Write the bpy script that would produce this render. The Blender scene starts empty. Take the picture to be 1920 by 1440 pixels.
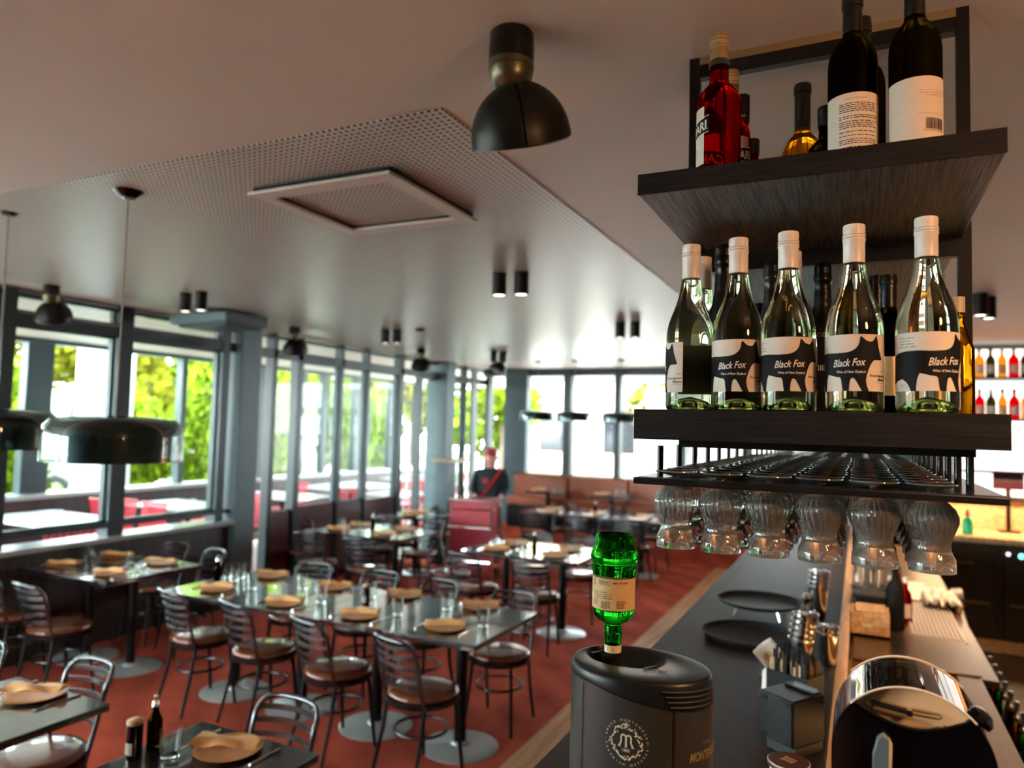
import bpy, bmesh, math, random
from math import sin, cos, pi, radians as RD, sqrt, atan2
from mathutils import Vector, Matrix
random.seed(7)
SC = bpy.context.scene
COL = SC.collection

# ------------------------------------------------------------------ camera, sky, lights, exposure
H = 1.95                       # lens height above the dining floor
CEIL = H + 0.97
cam_d = bpy.data.cameras.new('camera')
cam_d.sensor_fit = 'HORIZONTAL'; cam_d.sensor_width = 36.0
cam_d.lens = 36.0 * 1355.0 / 1920.0
cam_d.clip_start = 0.02; cam_d.clip_end = 400
cam_d.dof.use_dof = True; cam_d.dof.focus_distance = 1.36; cam_d.dof.aperture_fstop = 2.7
cam = bpy.data.objects.new('camera', cam_d); COL.objects.link(cam)
cam.matrix_world = Matrix.Translation((0, 0, H)) @ Matrix.Rotation(RD(25.74), 4, 'Z') @ Matrix.Rotation(RD(93.307), 4, 'X') @ Matrix.Rotation(RD(1.514), 4, 'Z')
SC.camera = cam

wd = bpy.data.worlds.new('world'); SC.world = wd; wd.use_nodes = True
bgn = wd.node_tree.nodes['Background']
bgn.inputs[0].default_value = (0.86, 0.95, 1.0, 1); bgn.inputs[1].default_value = 14.0

def lamp(name, kind, loc, energy, color=(1, 1, 1), size=0.1, rot=(0, 0, 0), **kw):
    d = bpy.data.lights.new(name, kind); d.energy = energy; d.color = color
    if kind == 'AREA':
        d.shape = 'RECTANGLE'; d.size = size; d.size_y = kw.get('size_y', size)
    elif kind == 'SUN': d.angle = RD(2)
    else: d.shadow_soft_size = size
    if kind == 'SPOT': d.spot_size = RD(kw.get('cone', 70)); d.spot_blend = 0.6
    o = bpy.data.objects.new(name, d); COL.objects.link(o); o.location = loc; o.rotation_euler = rot
    return o
lamp('sun', 'SUN', (-20, 5, 20), 6.0, (1.0, 0.93, 0.80), rot=(RD(-38), RD(-30), 0))
WARM = (1.0, 0.62, 0.32)
lamp('station_downlight', 'SPOT', (0.55, 3.3, CEIL - 0.05), 110, WARM, 0.05, cone=95)
lamp('station_downlight', 'SPOT', (0.75, 5.7, CEIL - 0.2), 130, WARM, 0.05, cone=95)
lamp('bar_downlight', 'SPOT', (0.9, 0.9, CEIL - 0.05), 45, WARM, 0.05, cone=110)
lamp('back_counter_strip', 'AREA', (1.6, 8.45, 1.55), 26, WARM, 2.2, size_y=0.1)
lamp('warm_fill', 'POINT', (0.95, 0.55, 2.45), 17, (1.0, 0.52, 0.24), 0.10)  # added warm fill for the bar ceiling and shelf fronts, no fixture here
lamp('well_warm_fill', 'AREA', (0.25, 2.6, 1.0), 2.0, (1.0, 0.55, 0.2), 0.3, size_y=1.6, rot=(0, RD(30), 0))  # added warm fill for the amber bounce in the ice well

SC.view_settings.view_transform = 'Standard'; SC.view_settings.look = 'None'
SC.view_settings.exposure = 1.5; SC.view_settings.gamma = 1.0
SC.view_settings.use_curve_mapping = False
cy = SC.cycles
cy.max_bounces = 14; cy.transmission_bounces = 12; cy.transparent_max_bounces = 16
cy.glossy_bounces = 5; cy.diffuse_bounces = 5
cy.caustics_refractive = False; cy.caustics_reflective = False
cy.sample_clamp_indirect = 6.0; cy.use_denoising = True
cy.blur_glossy = 0.5

# ------------------------------------------------------------------ materials
def mat(name, color, rough=0.5, metal=0.0, var=0.0, scale=(20, 20, 20), bump=0.0, bscale=None, trans=0.0, ior=1.45, emit=0.0, ecol=None, coat=0.0, alpha=1.0, spec=0.5, sheen=0.0):
    m = bpy.data.materials.new(name); m.use_nodes = True
    nt = m.node_tree; N = nt.nodes; L = nt.links; p = N['Principled BSDF']
    p.inputs['Base Color'].default_value = (*color, 1); p.inputs['Roughness'].default_value = rough
    p.inputs['Metallic'].default_value = metal; p.inputs['IOR'].default_value = ior
    p.inputs['Transmission Weight'].default_value = trans; p.inputs['Coat Weight'].default_value = coat
    p.inputs['Specular IOR Level'].default_value = spec; p.inputs['Sheen Weight'].default_value = sheen
    if emit:
        p.inputs['Emission Color'].default_value = (*(ecol or color), 1); p.inputs['Emission Strength'].default_value = emit
    if var or bump:
        tc = N.new('ShaderNodeTexCoord'); mp = N.new('ShaderNodeMapping'); L.new(tc.outputs['Object'], mp.inputs[0])
        mp.inputs['Scale'].default_value = scale
        nz = N.new('ShaderNodeTexNoise'); nz.inputs['Scale'].default_value = 1.0; nz.inputs['Detail'].default_value = 4.0
        L.new(mp.outputs[0], nz.inputs['Vector'])
        if var:
            r = N.new('ShaderNodeMapRange'); r.inputs['From Min'].default_value = 0.3; r.inputs['From Max'].default_value = 0.7
            r.inputs['To Min'].default_value = 1 - var; r.inputs['To Max'].default_value = 1 + var
            L.new(nz.outputs[0], r.inputs[0])
            x = N.new('ShaderNodeVectorMath'); x.operation = 'SCALE'; x.inputs[0].default_value = color
            L.new(r.outputs[0], x.inputs['Scale']); L.new(x.outputs[0], p.inputs['Base Color'])
        if bump:
            b = N.new('ShaderNodeBump'); b.inputs['Strength'].default_value = 1.0; b.inputs['Distance'].default_value = bump
            L.new(nz.outputs[0], b.inputs['Height']); L.new(b.outputs[0], p.inputs['Normal'])
    return m

def thin_glass(name, tint=(0.95, 0.98, 0.97), k=1.0):
    m = bpy.data.materials.new(name); m.use_nodes = True; nt = m.node_tree; N = nt.nodes; L = nt.links
    N.remove(N['Principled BSDF']); out = N['Material Output']
    t = N.new('ShaderNodeBsdfTransparent'); t.inputs[0].default_value = (*tint, 1)
    g = N.new('ShaderNodeBsdfGlossy'); g.inputs['Roughness'].default_value = 0.02
    f = N.new('ShaderNodeFresnel'); f.inputs[0].default_value = 1.4
    mu = N.new('ShaderNodeMath'); mu.operation = 'MULTIPLY'; mu.inputs[1].default_value = k; mu.use_clamp = True
    mx = N.new('ShaderNodeMixShader'); L.new(f.outputs[0], mu.inputs[0]); L.new(mu.outputs[0], mx.inputs[0])
    L.new(t.outputs[0], mx.inputs[1]); L.new(g.outputs[0], mx.inputs[2]); L.new(mx.outputs[0], out.inputs[0])
    return m

def solid_glass(name, tint, ior=1.38, rough=0.0, absorb=None, dens=0.0):
    m = bpy.data.materials.new(name); m.use_nodes = True; nt = m.node_tree; N = nt.nodes; L = nt.links
    N.remove(N['Principled BSDF']); out = N['Material Output']
    g = N.new('ShaderNodeBsdfGlass'); g.inputs[0].default_value = (*tint, 1); g.inputs['IOR'].default_value = ior; g.inputs['Roughness'].default_value = rough
    L.new(g.outputs[0], out.inputs[0])
    if absorb:
        v = N.new('ShaderNodeVolumeAbsorption'); v.inputs[0].default_value = (*absorb, 1); v.inputs[1].default_value = dens
        L.new(v.outputs[0], out.inputs['Volume'])
    return m

def wood_mat(name, c1, c2, scale, rough=0.5, bump=0.001, coat=0.0):
    m = bpy.data.materials.new(name); m.use_nodes = True; nt = m.node_tree; N = nt.nodes; L = nt.links; p = N['Principled BSDF']
    tc = N.new('ShaderNodeTexCoord'); mp = N.new('ShaderNodeMapping'); mp.inputs['Scale'].default_value = scale
    L.new(tc.outputs['Object'], mp.inputs[0])
    big = N.new('ShaderNodeTexNoise'); big.inputs['Scale'].default_value = 0.22; big.inputs['Detail'].default_value = 1
    L.new(mp.outputs[0], big.inputs['Vector'])
    ad = N.new('ShaderNodeVectorMath'); ad.operation = 'MULTIPLY_ADD'; ad.inputs[1].default_value = (3.5, 3.5, 3.5)
    L.new(big.outputs['Color'], ad.inputs[0]); L.new(mp.outputs[0], ad.inputs[2])
    nz = N.new('ShaderNodeTexNoise'); nz.inputs['Scale'].default_value = 1; nz.inputs['Detail'].default_value = 3
    L.new(ad.outputs[0], nz.inputs['Vector'])
    cr = N.new('ShaderNodeValToRGB'); cr.color_ramp.elements[0].position = 0.38; cr.color_ramp.elements[1].position = 0.62
    cr.color_ramp.elements[0].color = (*c1, 1); cr.color_ramp.elements[1].color = (*c2, 1)
    L.new(nz.outputs[0], cr.inputs[0]); L.new(cr.outputs[0], p.inputs['Base Color'])
    b = N.new('ShaderNodeBump'); b.inputs['Distance'].default_value = bump; L.new(cr.outputs[0], b.inputs['Height']); L.new(b.outputs[0], p.inputs['Normal'])
    p.inputs['Roughness'].default_value = rough; p.inputs['Coat Weight'].default_value = coat
    return m

def perforated(name, color, pitch, off=(0, 0), rough=0.5):
    m = mat(name, color, rough, spec=0.28); nt = m.node_tree; N = nt.nodes; L = nt.links; p = N['Principled BSDF']
    tc = N.new('ShaderNodeTexCoord'); sp = N.new('ShaderNodeSeparateXYZ'); L.new(tc.outputs['Object'], sp.inputs[0])
    outs = []
    for i in (0, 1):
        a = N.new('ShaderNodeMath'); a.operation = 'MULTIPLY_ADD'; a.inputs[1].default_value = 1 / pitch; a.inputs[2].default_value = off[i]
        L.new(sp.outputs[i], a.inputs[0])
        f = N.new('ShaderNodeMath'); f.operation = 'FRACT'; L.new(a.outputs[0], f.inputs[0])
        s = N.new('ShaderNodeMath'); s.operation = 'SUBTRACT'; s.inputs[1].default_value = 0.5; L.new(f.outputs[0], s.inputs[0])
        b = N.new('ShaderNodeMath'); b.operation = 'ABSOLUTE'; L.new(s.outputs[0], b.inputs[0]); outs.append(b)
    mx = N.new('ShaderNodeMath'); mx.operation = 'MAXIMUM'; L.new(outs[0].outputs[0], mx.inputs[0]); L.new(outs[1].outputs[0], mx.inputs[1])
    lt = N.new('ShaderNodeMath'); lt.operation = 'LESS_THAN'; lt.inputs[1].default_value = 0.245; L.new(mx.outputs[0], lt.inputs[0])
    mc = N.new('ShaderNodeMix'); mc.data_type = 'RGBA'; mc.inputs['A'].default_value = (*color, 1); mc.inputs['B'].default_value = (0.012, 0.011, 0.012, 1)
    L.new(lt.outputs[0], mc.inputs['Factor']); L.new(mc.outputs['Result'], p.inputs['Base Color'])
    return m

M = {}
CEILC = (0.63, 0.555, 0.525)
M['ceiling'] = mat('painted_plaster', CEILC, 0.50, spec=0.22, var=0.04, scale=(1.5, 1.5, 1.5), bump=0.0)
nt = M['ceiling'].node_tree
_n = nt.nodes.new('ShaderNodeTexNoise'); _n.inputs['Scale'].default_value = 220
_t = nt.nodes.new('ShaderNodeTexCoord'); nt.links.new(_t.outputs['Object'], _n.inputs['Vector'])
_b = nt.nodes.new('ShaderNodeBump'); _b.inputs['Distance'].default_value = 0.0006; nt.links.new(_n.outputs[0], _b.inputs['Height'])
nt.links.new(_b.outputs[0], nt.nodes['Principled BSDF'].inputs['Normal'])
M['perf'] = perforated('perforated_plasterboard', (0.60, 0.56, 0.54), 0.0259, (0.0, 0.0), 0.36)
M['perf2'] = perforated('perforated_grille', (0.60, 0.54, 0.51), 0.0259)
M['plaster'] = mat('wall_paint', (0.30, 0.26, 0.25), 0.6, var=0.05, scale=(3, 3, 3))
M['frame'] = mat('charcoal_aluminium', (0.018, 0.031, 0.036), 0.38, 0.0, var=0.1, scale=(4, 4, 4))
M['olive'] = mat('olive_bronze_metal', (0.13, 0.115, 0.07), 0.35, 0.7, var=0.08, scale=(30, 30, 30))
M['chairmetal'] = mat('polished_dark_chair_metal', (0.13, 0.13, 0.14), 0.27, 0.95, var=0.1, scale=(30, 30, 30))
M['shadeteal'] = mat('dark_teal_enamel', (0.022, 0.040, 0.045), 0.45, var=0.05, scale=(10, 10, 10))
M['framegrey'] = mat('grey_column_paint', (0.085, 0.125, 0.140), 0.42, var=0.05, scale=(3, 3, 3))
M['sill'] = mat('pale_grey_sill', (0.34, 0.36, 0.37), 0.22, var=0.05, scale=(5, 5, 5))
M['darkpanel'] = wood_mat('dark_timber_panel', (0.018, 0.014, 0.014), (0.045, 0.028, 0.026), (30, 30, 3), 0.45)
M['redpanel'] = wood_mat('dark_red_timber', (0.07, 0.018, 0.018), (0.12, 0.03, 0.03), (30, 30, 3), 0.4)
M['metal'] = mat('black_powdercoat', (0.007, 0.006, 0.006), 0.40, 0.0, var=0.15, scale=(40, 40, 40), spec=0.3)
M['satin'] = mat('black_satin_metal', (0.030, 0.030, 0.033), 0.24, 0.7, var=0.1, scale=(30, 30, 30))
M['rod'] = mat('black_rod_metal', (0.02, 0.024, 0.024), 0.28, 0.6, var=0.1, scale=(30, 30, 30))
M['chrome'] = mat('chrome', (0.8, 0.8, 0.8), 0.12, 1.0, var=0.05, scale=(20, 20, 20))
M['steel'] = mat('brushed_steel', (0.24, 0.17, 0.11), 0.28, 1.0, var=0.12, scale=(200, 6, 200))
M['shelf'] = wood_mat('black_stained_oak', (0.002, 0.0018, 0.0018), (0.15, 0.088, 0.055), (250, 8, 60), 0.42, 0.0022)
M['shelf_edge'] = wood_mat('black_stained_oak_edge', (0.003, 0.0025, 0.003), (0.012, 0.009, 0.009), (9, 60, 300), 0.6, 0.0004)
M['shelf_edge'].node_tree.nodes['Principled BSDF'].inputs['Specular IOR Level'].default_value = 0.2
M['tabletop'] = wood_mat('dark_varnished_table', (0.010, 0.011, 0.014), (0.030, 0.028, 0.030), (60, 4, 60), 0.16, 0.00005, coat=0.9)
M['tabletop'].node_tree.nodes['Principled BSDF'].inputs['Coat IOR'].default_value = 1.9
M['counter'] = mat('dark_matt_counter', (0.022, 0.014, 0.013), 0.50, var=0.2, scale=(14, 14, 14), spec=0.12)
M['basedisc'] = mat('pale_steel_table_base', (0.55, 0.58, 0.58), 0.30, 0.3, var=0.06, scale=(10, 10, 10))
M['lightwood'] = wood_mat('light_oak', (0.36, 0.20, 0.09), (0.55, 0.34, 0.17), (40, 4, 40), 0.35, 0.0003)
M['floorwood'] = wood_mat('oak_floorboards', (0.58, 0.30, 0.14), (0.76, 0.43, 0.23), (18, 1.2, 18), 0.7, 0.0003)
M['floorwood'].node_tree.nodes['Principled BSDF'].inputs['Specular IOR Level'].default_value = 0.12
M['vinyl'] = mat('tan_brown_vinyl', (0.20, 0.055, 0.022), 0.26, var=0.15, scale=(12, 12, 12), coat=0.9)
M['leather'] = mat('rust_leather', (0.36, 0.085, 0.030), 0.38, var=0.2, scale=(3, 3, 3), bump=0.002)
M['napkin'] = mat('orange_tan_napkin', (0.86, 0.45, 0.17), 0.6, var=0.12, scale=(25, 25, 25), bump=0.001)
M['plate'] = mat('tan_plate', (0.62, 0.28, 0.08), 0.45, var=0.1, scale=(20, 20, 20))
M['silver'] = mat('polished_cutlery', (0.75, 0.75, 0.74), 0.15, 1.0, var=0.04, scale=(30, 30, 30))
M['tumbler'] = solid_glass('tumbler_glass', (0.98, 1.0, 1.0), 1.45)
M['pane'] = thin_glass('window_glass', (0.95, 0.985, 0.975), 0.03)
M['acrylic'] = thin_glass('clear_acrylic', (0.90, 0.87, 0.84), 1.5)
M['lampglass'] = thin_glass('smoked_lamp_glass', (0.78, 0.86, 0.86), 0.8)
M['white'] = mat('off_white_paper', (0.72, 0.66, 0.60), 0.55, var=0.04, scale=(20, 20, 20))
M['labelwhite'] = mat('cream_label_paper', (0.80, 0.70, 0.62), 0.55, var=0.03, scale=(60, 60, 60))
_nt = M['labelwhite'].node_tree; _p = _nt.nodes['Principled BSDF']; _tr = _nt.nodes.new('ShaderNodeBsdfTranslucent'); _tr.inputs[0].default_value = (0.85, 0.74, 0.45, 1)
_mx = _nt.nodes.new('ShaderNodeMixShader'); _mx.inputs[0].default_value = 0.3; _nt.links.new(_p.outputs[0], _mx.inputs[1]); _nt.links.new(_tr.outputs[0], _mx.inputs[2]); _nt.links.new(_mx.outputs[0], _nt.nodes['Material Output'].inputs[0])
M['cap'] = mat('white_screw_cap', (0.66, 0.60, 0.55), 0.35, var=0.04, scale=(60, 60, 60))
M['ink'] = mat('black_ink', (0.008, 0.008, 0.009), 0.6, var=0.05, scale=(50, 50, 50), spec=0.12)
M['inkgrey'] = mat('grey_ink', (0.30, 0.25, 0.20), 0.5, var=0.05, scale=(50, 50, 50))
M['inkred'] = mat('red_ink', (0.45, 0.12, 0.10), 0.5, var=0.05, scale=(50, 50, 50))
M['gold'] = mat('cream_print', (0.62, 0.54, 0.40), 0.4, 0.0, var=0.05, scale=(50, 50, 50))
M['plasticblk'] = mat('black_plastic', (0.008, 0.008, 0.0085), 0.34, var=0.1, scale=(60, 60, 60), bump=0.0001, spec=0.25)
M['machine'] = mat('graphite_lacquer', (0.030, 0.026, 0.021), 0.42, 0.2, var=0.05, scale=(600, 600, 600))
M['blackgloss'] = mat('black_gloss', (0.002, 0.002, 0.003), 0.12, var=0.05, scale=(20, 20, 20))
M['rubber'] = mat('black_rubber', (0.010, 0.010, 0.011), 0.6, var=0.1, scale=(60, 60, 60))
M['wineglass'] = solid_glass('clear_glass', (0.99, 1.0, 0.99), 1.45)
_nt = M['wineglass'].node_tree; _g = [n for n in _nt.nodes if n.type == 'BSDF_GLASS'][0]; _d = _nt.nodes.new('ShaderNodeBsdfDiffuse'); _d.inputs[0].default_value = (0.95, 0.93, 0.88, 1)
_q = _nt.nodes.new('ShaderNodeMixShader'); _q.inputs[0].default_value = 0.12; _nt.links.new(_g.outputs[0], _q.inputs[1]); _nt.links.new(_d.outputs[0], _q.inputs[2]); _nt.links.new(_q.outputs[0], _nt.nodes['Material Output'].inputs[0])  # white diffuse veil mixed in, standing in for refracted window light
M['winebottle'] = solid_glass('pale_green_bottle', (0.95, 0.985, 0.87), 1.37)
M['punt'] = solid_glass('green_bottle_base', (0.72, 0.92, 0.78), 1.30)
M['darkbottle'] = solid_glass('dark_olive_bottle', (0.13, 0.10, 0.025), 1.36)
M['red'] = solid_glass('red_liqueur', (0.62, 0.004, 0.016), 1.37)
M['amber'] = solid_glass('amber_liqueur', (0.75, 0.40, 0.05), 1.37)
M['greenglass'] = solid_glass('green_bottle', (0.10, 0.70, 0.12), 1.42)
M['clearneck'] = solid_glass('clear_neck_glass', (0.95, 0.92, 0.88), 1.3)
M['foil'] = mat('black_foil', (0.006, 0.006, 0.007), 0.3, 0.3, var=0.2, scale=(60, 60, 60), bump=0.002)
M['khaki'] = mat('khaki_cap', (0.30, 0.21, 0.10), 0.35, 0.4, var=0.05, scale=(60, 60, 60))
M['khakilight'] = mat('cap_ridge', (0.62, 0.50, 0.30), 0.3, 0.5, var=0.05, scale=(60, 60, 60))
M['kraft'] = mat('kraft_label', (0.56, 0.37, 0.17), 0.6, var=0.06, scale=(60, 60, 60))
M['reddish'] = mat('red_plastic', (0.45, 0.012, 0.012), 0.4, var=0.1, scale=(20, 20, 20))
M['redchair'] = mat('red_painted_chair', (0.50, 0.025, 0.045), 0.4, var=0.1, scale=(10, 10, 10))
M['paletop'] = mat('pale_table_top', (0.55, 0.58, 0.62), 0.2, var=0.04, scale=(10, 10, 10))
M['cabinet'] = mat('dark_brown_cabinet', (0.030, 0.018, 0.010), 0.4, var=0.15, scale=(8, 8, 8))
M['lit'] = mat('backlit_panel', (0.9, 0.88, 0.85), 0.5, emit=0.75, ecol=(1.0, 0.93, 0.85))
M['lampdisc'] = mat('lamp_lens', (1, 1, 1), 0.3, emit=3.0, ecol=(1.0, 0.93, 0.80))
M['led'] = mat('green_led', (0.1, 0.9, 0.6), 0.3, emit=2.5, ecol=(0.10, 0.85, 0.60))
M['ledw'] = mat('white_led', (0.8, 0.7, 0.8), 0.3, emit=1.2, ecol=(0.75, 0.65, 0.80))
M['screen'] = mat('dark_screen', (0.02, 0.004, 0.010), 0.2, var=0.1, scale=(10, 10, 10))
M['greenplastic'] = mat('green_plastic', (0.02, 0.48, 0.20), 0.4, var=0.1, scale=(20, 20, 20))
M['mirror'] = mat('steel_well_amber_reflection', (0.42, 0.25, 0.10), 0.30, 0.85, var=0.15, scale=(8, 8, 8))  # amber reflection of warm light put into the steel's colour
M['driptray'] = mat('grey_ribbed_mat', (0.34, 0.31, 0.31), 0.4, 0.2, var=0.08, scale=(20, 20, 20))
M['skin'] = mat('skin', (0.75, 0.36, 0.30), 0.5, var=0.05, scale=(20, 20, 20))
M['jacket'] = mat('dark_jacket', (0.010, 0.020, 0.028), 0.7, var=0.15, scale=(20, 20, 20))
M['trouser'] = mat('dark_trousers', (0.014, 0.014, 0.018), 0.7, var=0.15, scale=(20, 20, 20))
M['hair'] = mat('brown_hair', (0.05, 0.025, 0.015), 0.6, var=0.2, scale=(40, 200, 40))
M['ground'] = mat('pale_paving', (0.50, 0.48, 0.44), 0.8, var=0.12, scale=(1, 1, 1))
M['grass'] = mat('lawn', (0.050, 0.070, 0.008), 0.9, var=0.25, scale=(2, 2, 2), bump=0.02)
M['leafy'] = mat('bright_leaf', (0.105, 0.155, 0.006), 0.8, var=0.4, scale=(2.5, 2.5, 2.5), spec=0.05)
M['leafyel'] = mat('yellow_leaf', (0.085, 0.080, 0.004), 0.8, var=0.3, scale=(2.5, 2.5, 2.5), spec=0.05)
M['bark'] = mat('tree_bark', (0.10, 0.07, 0.05), 0.9, var=0.3, scale=(8, 8, 2), bump=0.01)
M['bwall'] = mat('pale_render_wall', (0.50, 0.50, 0.50), 0.7, var=0.05, scale=(1, 1, 1))
M['brick'] = mat('pinkish_brick_wall', (0.42, 0.27, 0.22), 0.8, var=0.15, scale=(2, 2, 8))
M['carpaint'] = mat('silver_car_paint', (0.35, 0.37, 0.40), 0.25, 0.6, var=0.03, scale=(2, 2, 2), coat=1.0)
M['dkglass'] = mat('dark_car_glass', (0.02, 0.02, 0.025), 0.1, var=0.05, scale=(2, 2, 2))
# carpet: rust red with faint broad pattern and pile
M['carpet'] = mat('rust_carpet', (0.24, 0.046, 0.024), 0.95, spec=0.1)
nt = M['carpet'].node_tree; N = nt.nodes; L = nt.links
tc = N.new('ShaderNodeTexCoord'); nA = N.new('ShaderNodeTexNoise'); nA.inputs['Scale'].default_value = 2.2; nA.inputs['Detail'].default_value = 5
nB = N.new('ShaderNodeTexNoise'); nB.inputs['Scale'].default_value = 160
wv = N.new('ShaderNodeTexWave'); wv.inputs['Scale'].default_value = 1.3; wv.inputs['Distortion'].default_value = 2.5; wv.bands_direction = 'DIAGONAL'
for n_ in (nA, nB, wv): L.new(tc.outputs['Object'], n_.inputs['Vector'])
ad = N.new('ShaderNodeMath'); ad.operation = 'MULTIPLY_ADD'; ad.inputs[1].default_value = 0.4; L.new(nB.outputs[0], ad.inputs[0]); L.new(nA.outputs[0], ad.inputs[2])
ad2 = N.new('ShaderNodeMath'); ad2.operation = 'MULTIPLY_ADD'; ad2.inputs[1].default_value = 0.18; L.new(wv.outputs['Fac'], ad2.inputs[0]); L.new(ad.outputs[0], ad2.inputs[2])
cr = N.new('ShaderNodeValToRGB'); cr.color_ramp.elements[0].position = 0.45; cr.color_ramp.elements[1].position = 1.0
cr.color_ramp.elements[0].color = (0.30, 0.052, 0.036, 1); cr.color_ramp.elements[1].color = (0.72, 0.138, 0.078, 1)
L.new(ad2.outputs[0], cr.inputs[0]); L.new(cr.outputs[0], N['Principled BSDF'].inputs['Base Color'])
bp = N.new('ShaderNodeBump'); bp.inputs['Distance'].default_value = 0.004; L.new(nB.outputs[0], bp.inputs['Height']); L.new(bp.outputs[0], N['Principled BSDF'].inputs['Normal'])

# ------------------------------------------------------------------ mesh helpers
class MB:
    def __init__(s): s.v = []; s.f = []
    def add(s, v, f, mx=None):
        n = len(s.v)
        s.v += [tuple(mx @ Vector(p)) if mx else tuple(p) for p in v]
        s.f += [tuple(i + n for i in q) for q in f]; return s
    def box(s, x0, x1, y0, y1, z0, z1, mx=None):
        v = [(x, y, z) for z in (z0, z1) for y in (y0, y1) for x in (x0, x1)]
        return s.add(v, [(0, 2, 3, 1), (4, 5, 7, 6), (0, 1, 5, 4), (2, 6, 7, 3), (0, 4, 6, 2), (1, 3, 7, 5)], mx)
    def lathe(s, prof, seg=24, c=(0, 0, 0), mx=None, fr=None, a0=0, a1=2 * pi):
        full = abs(a1 - a0 - 2 * pi) < 1e-6; n = seg if full else seg + 1; v = []; f = []
        for (r, z) in prof:
            for k in range(n):
                a = a0 + (a1 - a0) * k / seg; rr = r * (fr(a, z) if fr else 1)
                v.append((c[0] + rr * cos(a), c[1] + rr * sin(a), c[2] + z))
        for i in range(len(prof) - 1):
            for k in range(seg):
                k2 = (k + 1) % n; a = i * n + k; b = i * n + k2
                f.append((a, b, b + n, a + n))
        if full:
            if prof[0][0] > 1e-5: f.append(tuple(reversed(range(n))))
            if prof[-1][0] > 1e-5: f.append(tuple(range((len(prof) - 1) * n, len(prof) * n)))
        return s.add(v, f, mx)
    def tube(s, pts, r, seg=8, closed=False, mx=None):
        P = [Vector(p) for p in pts]; n = len(P); v = []; f = []; up = None
        for i in range(n):
            t = (P[(i + 1) % n] - P[i - 1]) if closed else (P[min(i + 1, n - 1)] - P[max(i - 1, 0)])
            t.normalize()
            if up is None: up = t.orthogonal().normalized()
            up = (up - t * up.dot(t)).normalized(); w = t.cross(up)
            rr = r[i] if isinstance(r, (list, tuple)) else r
            for k in range(seg):
                a = 2 * pi * k / seg; v.append(P[i] + (up * cos(a) + w * sin(a)) * rr)
        m = n if closed else n - 1
        for i in range(m):
            for k in range(seg):
                a = i * seg + k; b = i * seg + (k + 1) % seg; c = ((i + 1) % n) * seg + (k + 1) % seg; d = ((i + 1) % n) * seg + k
                f.append((a, b, c, d))
        if not closed: f.append(tuple(reversed(range(seg)))); f.append(tuple(range((n - 1) * seg, n * seg)))
        return s.add(v, f, mx)
    def prism(s, poly, z0, z1, mx=None):
        n = len(poly); v = [(x, y, z0) for x, y in poly] + [(x, y, z1) for x, y in poly]
        f = [tuple(reversed(range(n))), tuple(range(n, 2 * n))] + [(i, (i + 1) % n, (i + 1) % n + n, i + n) for i in range(n)]
        return s.add(v, f, mx)
    def build(s, name, m, parent=None, smooth=35, bevel=0, merge=True, kind=None):
        me = bpy.data.meshes.new(name); me.from_pydata(s.v, [], s.f)
        if merge:
            bm = bmesh.new(); bm.from_mesh(me); bmesh.ops.remove_doubles(bm, verts=bm.verts, dist=1e-6)
            bmesh.ops.recalc_face_normals(bm, faces=bm.faces); bm.to_mesh(me); bm.free()
        me.materials.append(M[m] if isinstance(m, str) else m)
        if smooth:
            me.polygons.foreach_set('use_smooth', [True] * len(me.polygons)); me.set_sharp_from_angle(angle=RD(smooth))
        me.update()
        o = bpy.data.objects.new(name, me); COL.objects.link(o)
        if parent is not None: o.parent = parent
        if bevel:
            b = o.modifiers.new('edge', 'BEVEL'); b.width = bevel; b.segments = 2; b.limit_method = 'ANGLE'
        if kind: o['kind'] = kind
        return o

def tag(o, label, cat, group=None, kind=None):
    o['label'] = label; o['category'] = cat
    if group: o['group'] = group
    if kind: o['kind'] = kind
    return o
def thing(name, label, cat, loc=(0, 0, 0), rz=0.0, group=None):
    o = bpy.data.objects.new(name, None); o.empty_display_size = 0.1; COL.objects.link(o)
    o.location = loc; o.rotation_euler = (0, 0, rz); return tag(o, label, cat, group)
def struct(o): o['kind'] = 'structure'; return o
def dup(root, loc, rz=0.0, label=None, group=None, rot=None, scale=None):
    r = root.copy(); COL.objects.link(r); r.location = loc; r.rotation_euler = rot or (0, 0, rz)
    if scale: r.scale = scale
    if label: r['label'] = label
    if group: r['group'] = group
    for ch in list(root.children):
        c = ch.copy(); COL.objects.link(c); c.parent = r
        for g in ch.children:
            d = g.copy(); COL.objects.link(d); d.parent = c
    return r
ORD = ['first', 'second', 'third', 'fourth', 'fifth', 'sixth', 'seventh', 'eighth', 'ninth', 'tenth', 'eleventh', 'twelfth', 'thirteenth', 'fourteenth', 'fifteenth', 'sixteenth']

_tc = {}
def text2d(s, shear=0.0, bold=0.0):
    k = (s, shear, bold)
    if k in _tc: return _tc[k]
    cu = bpy.data.curves.new('lettering', 'FONT'); cu.body = s; cu.size = 1; cu.shear = shear; cu.offset = bold; cu.resolution_u = 2
    cu.align_x = 'LEFT'; o = bpy.data.objects.new('lettering', cu); COL.objects.link(o)
    dg = bpy.context.evaluated_depsgraph_get(); me = bpy.data.meshes.new_from_object(o.evaluated_get(dg))
    v = [(p.co.x, p.co.y) for p in me.vertices]; f = [tuple(p.vertices) for p in me.polygons]
    bpy.data.objects.remove(o); bpy.data.curves.remove(cu); bpy.data.meshes.remove(me)
    x0 = min(p[0] for p in v); x1 = max(p[0] for p in v); y0 = min(p[1] for p in v); y1 = max(p[1] for p in v)
    _tc[k] = ([((x - x0) / (x1 - x0), (y - y0) / (y1 - y0)) for x, y in v], f, (x1 - x0) / (y1 - y0)); return _tc[k]
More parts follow.
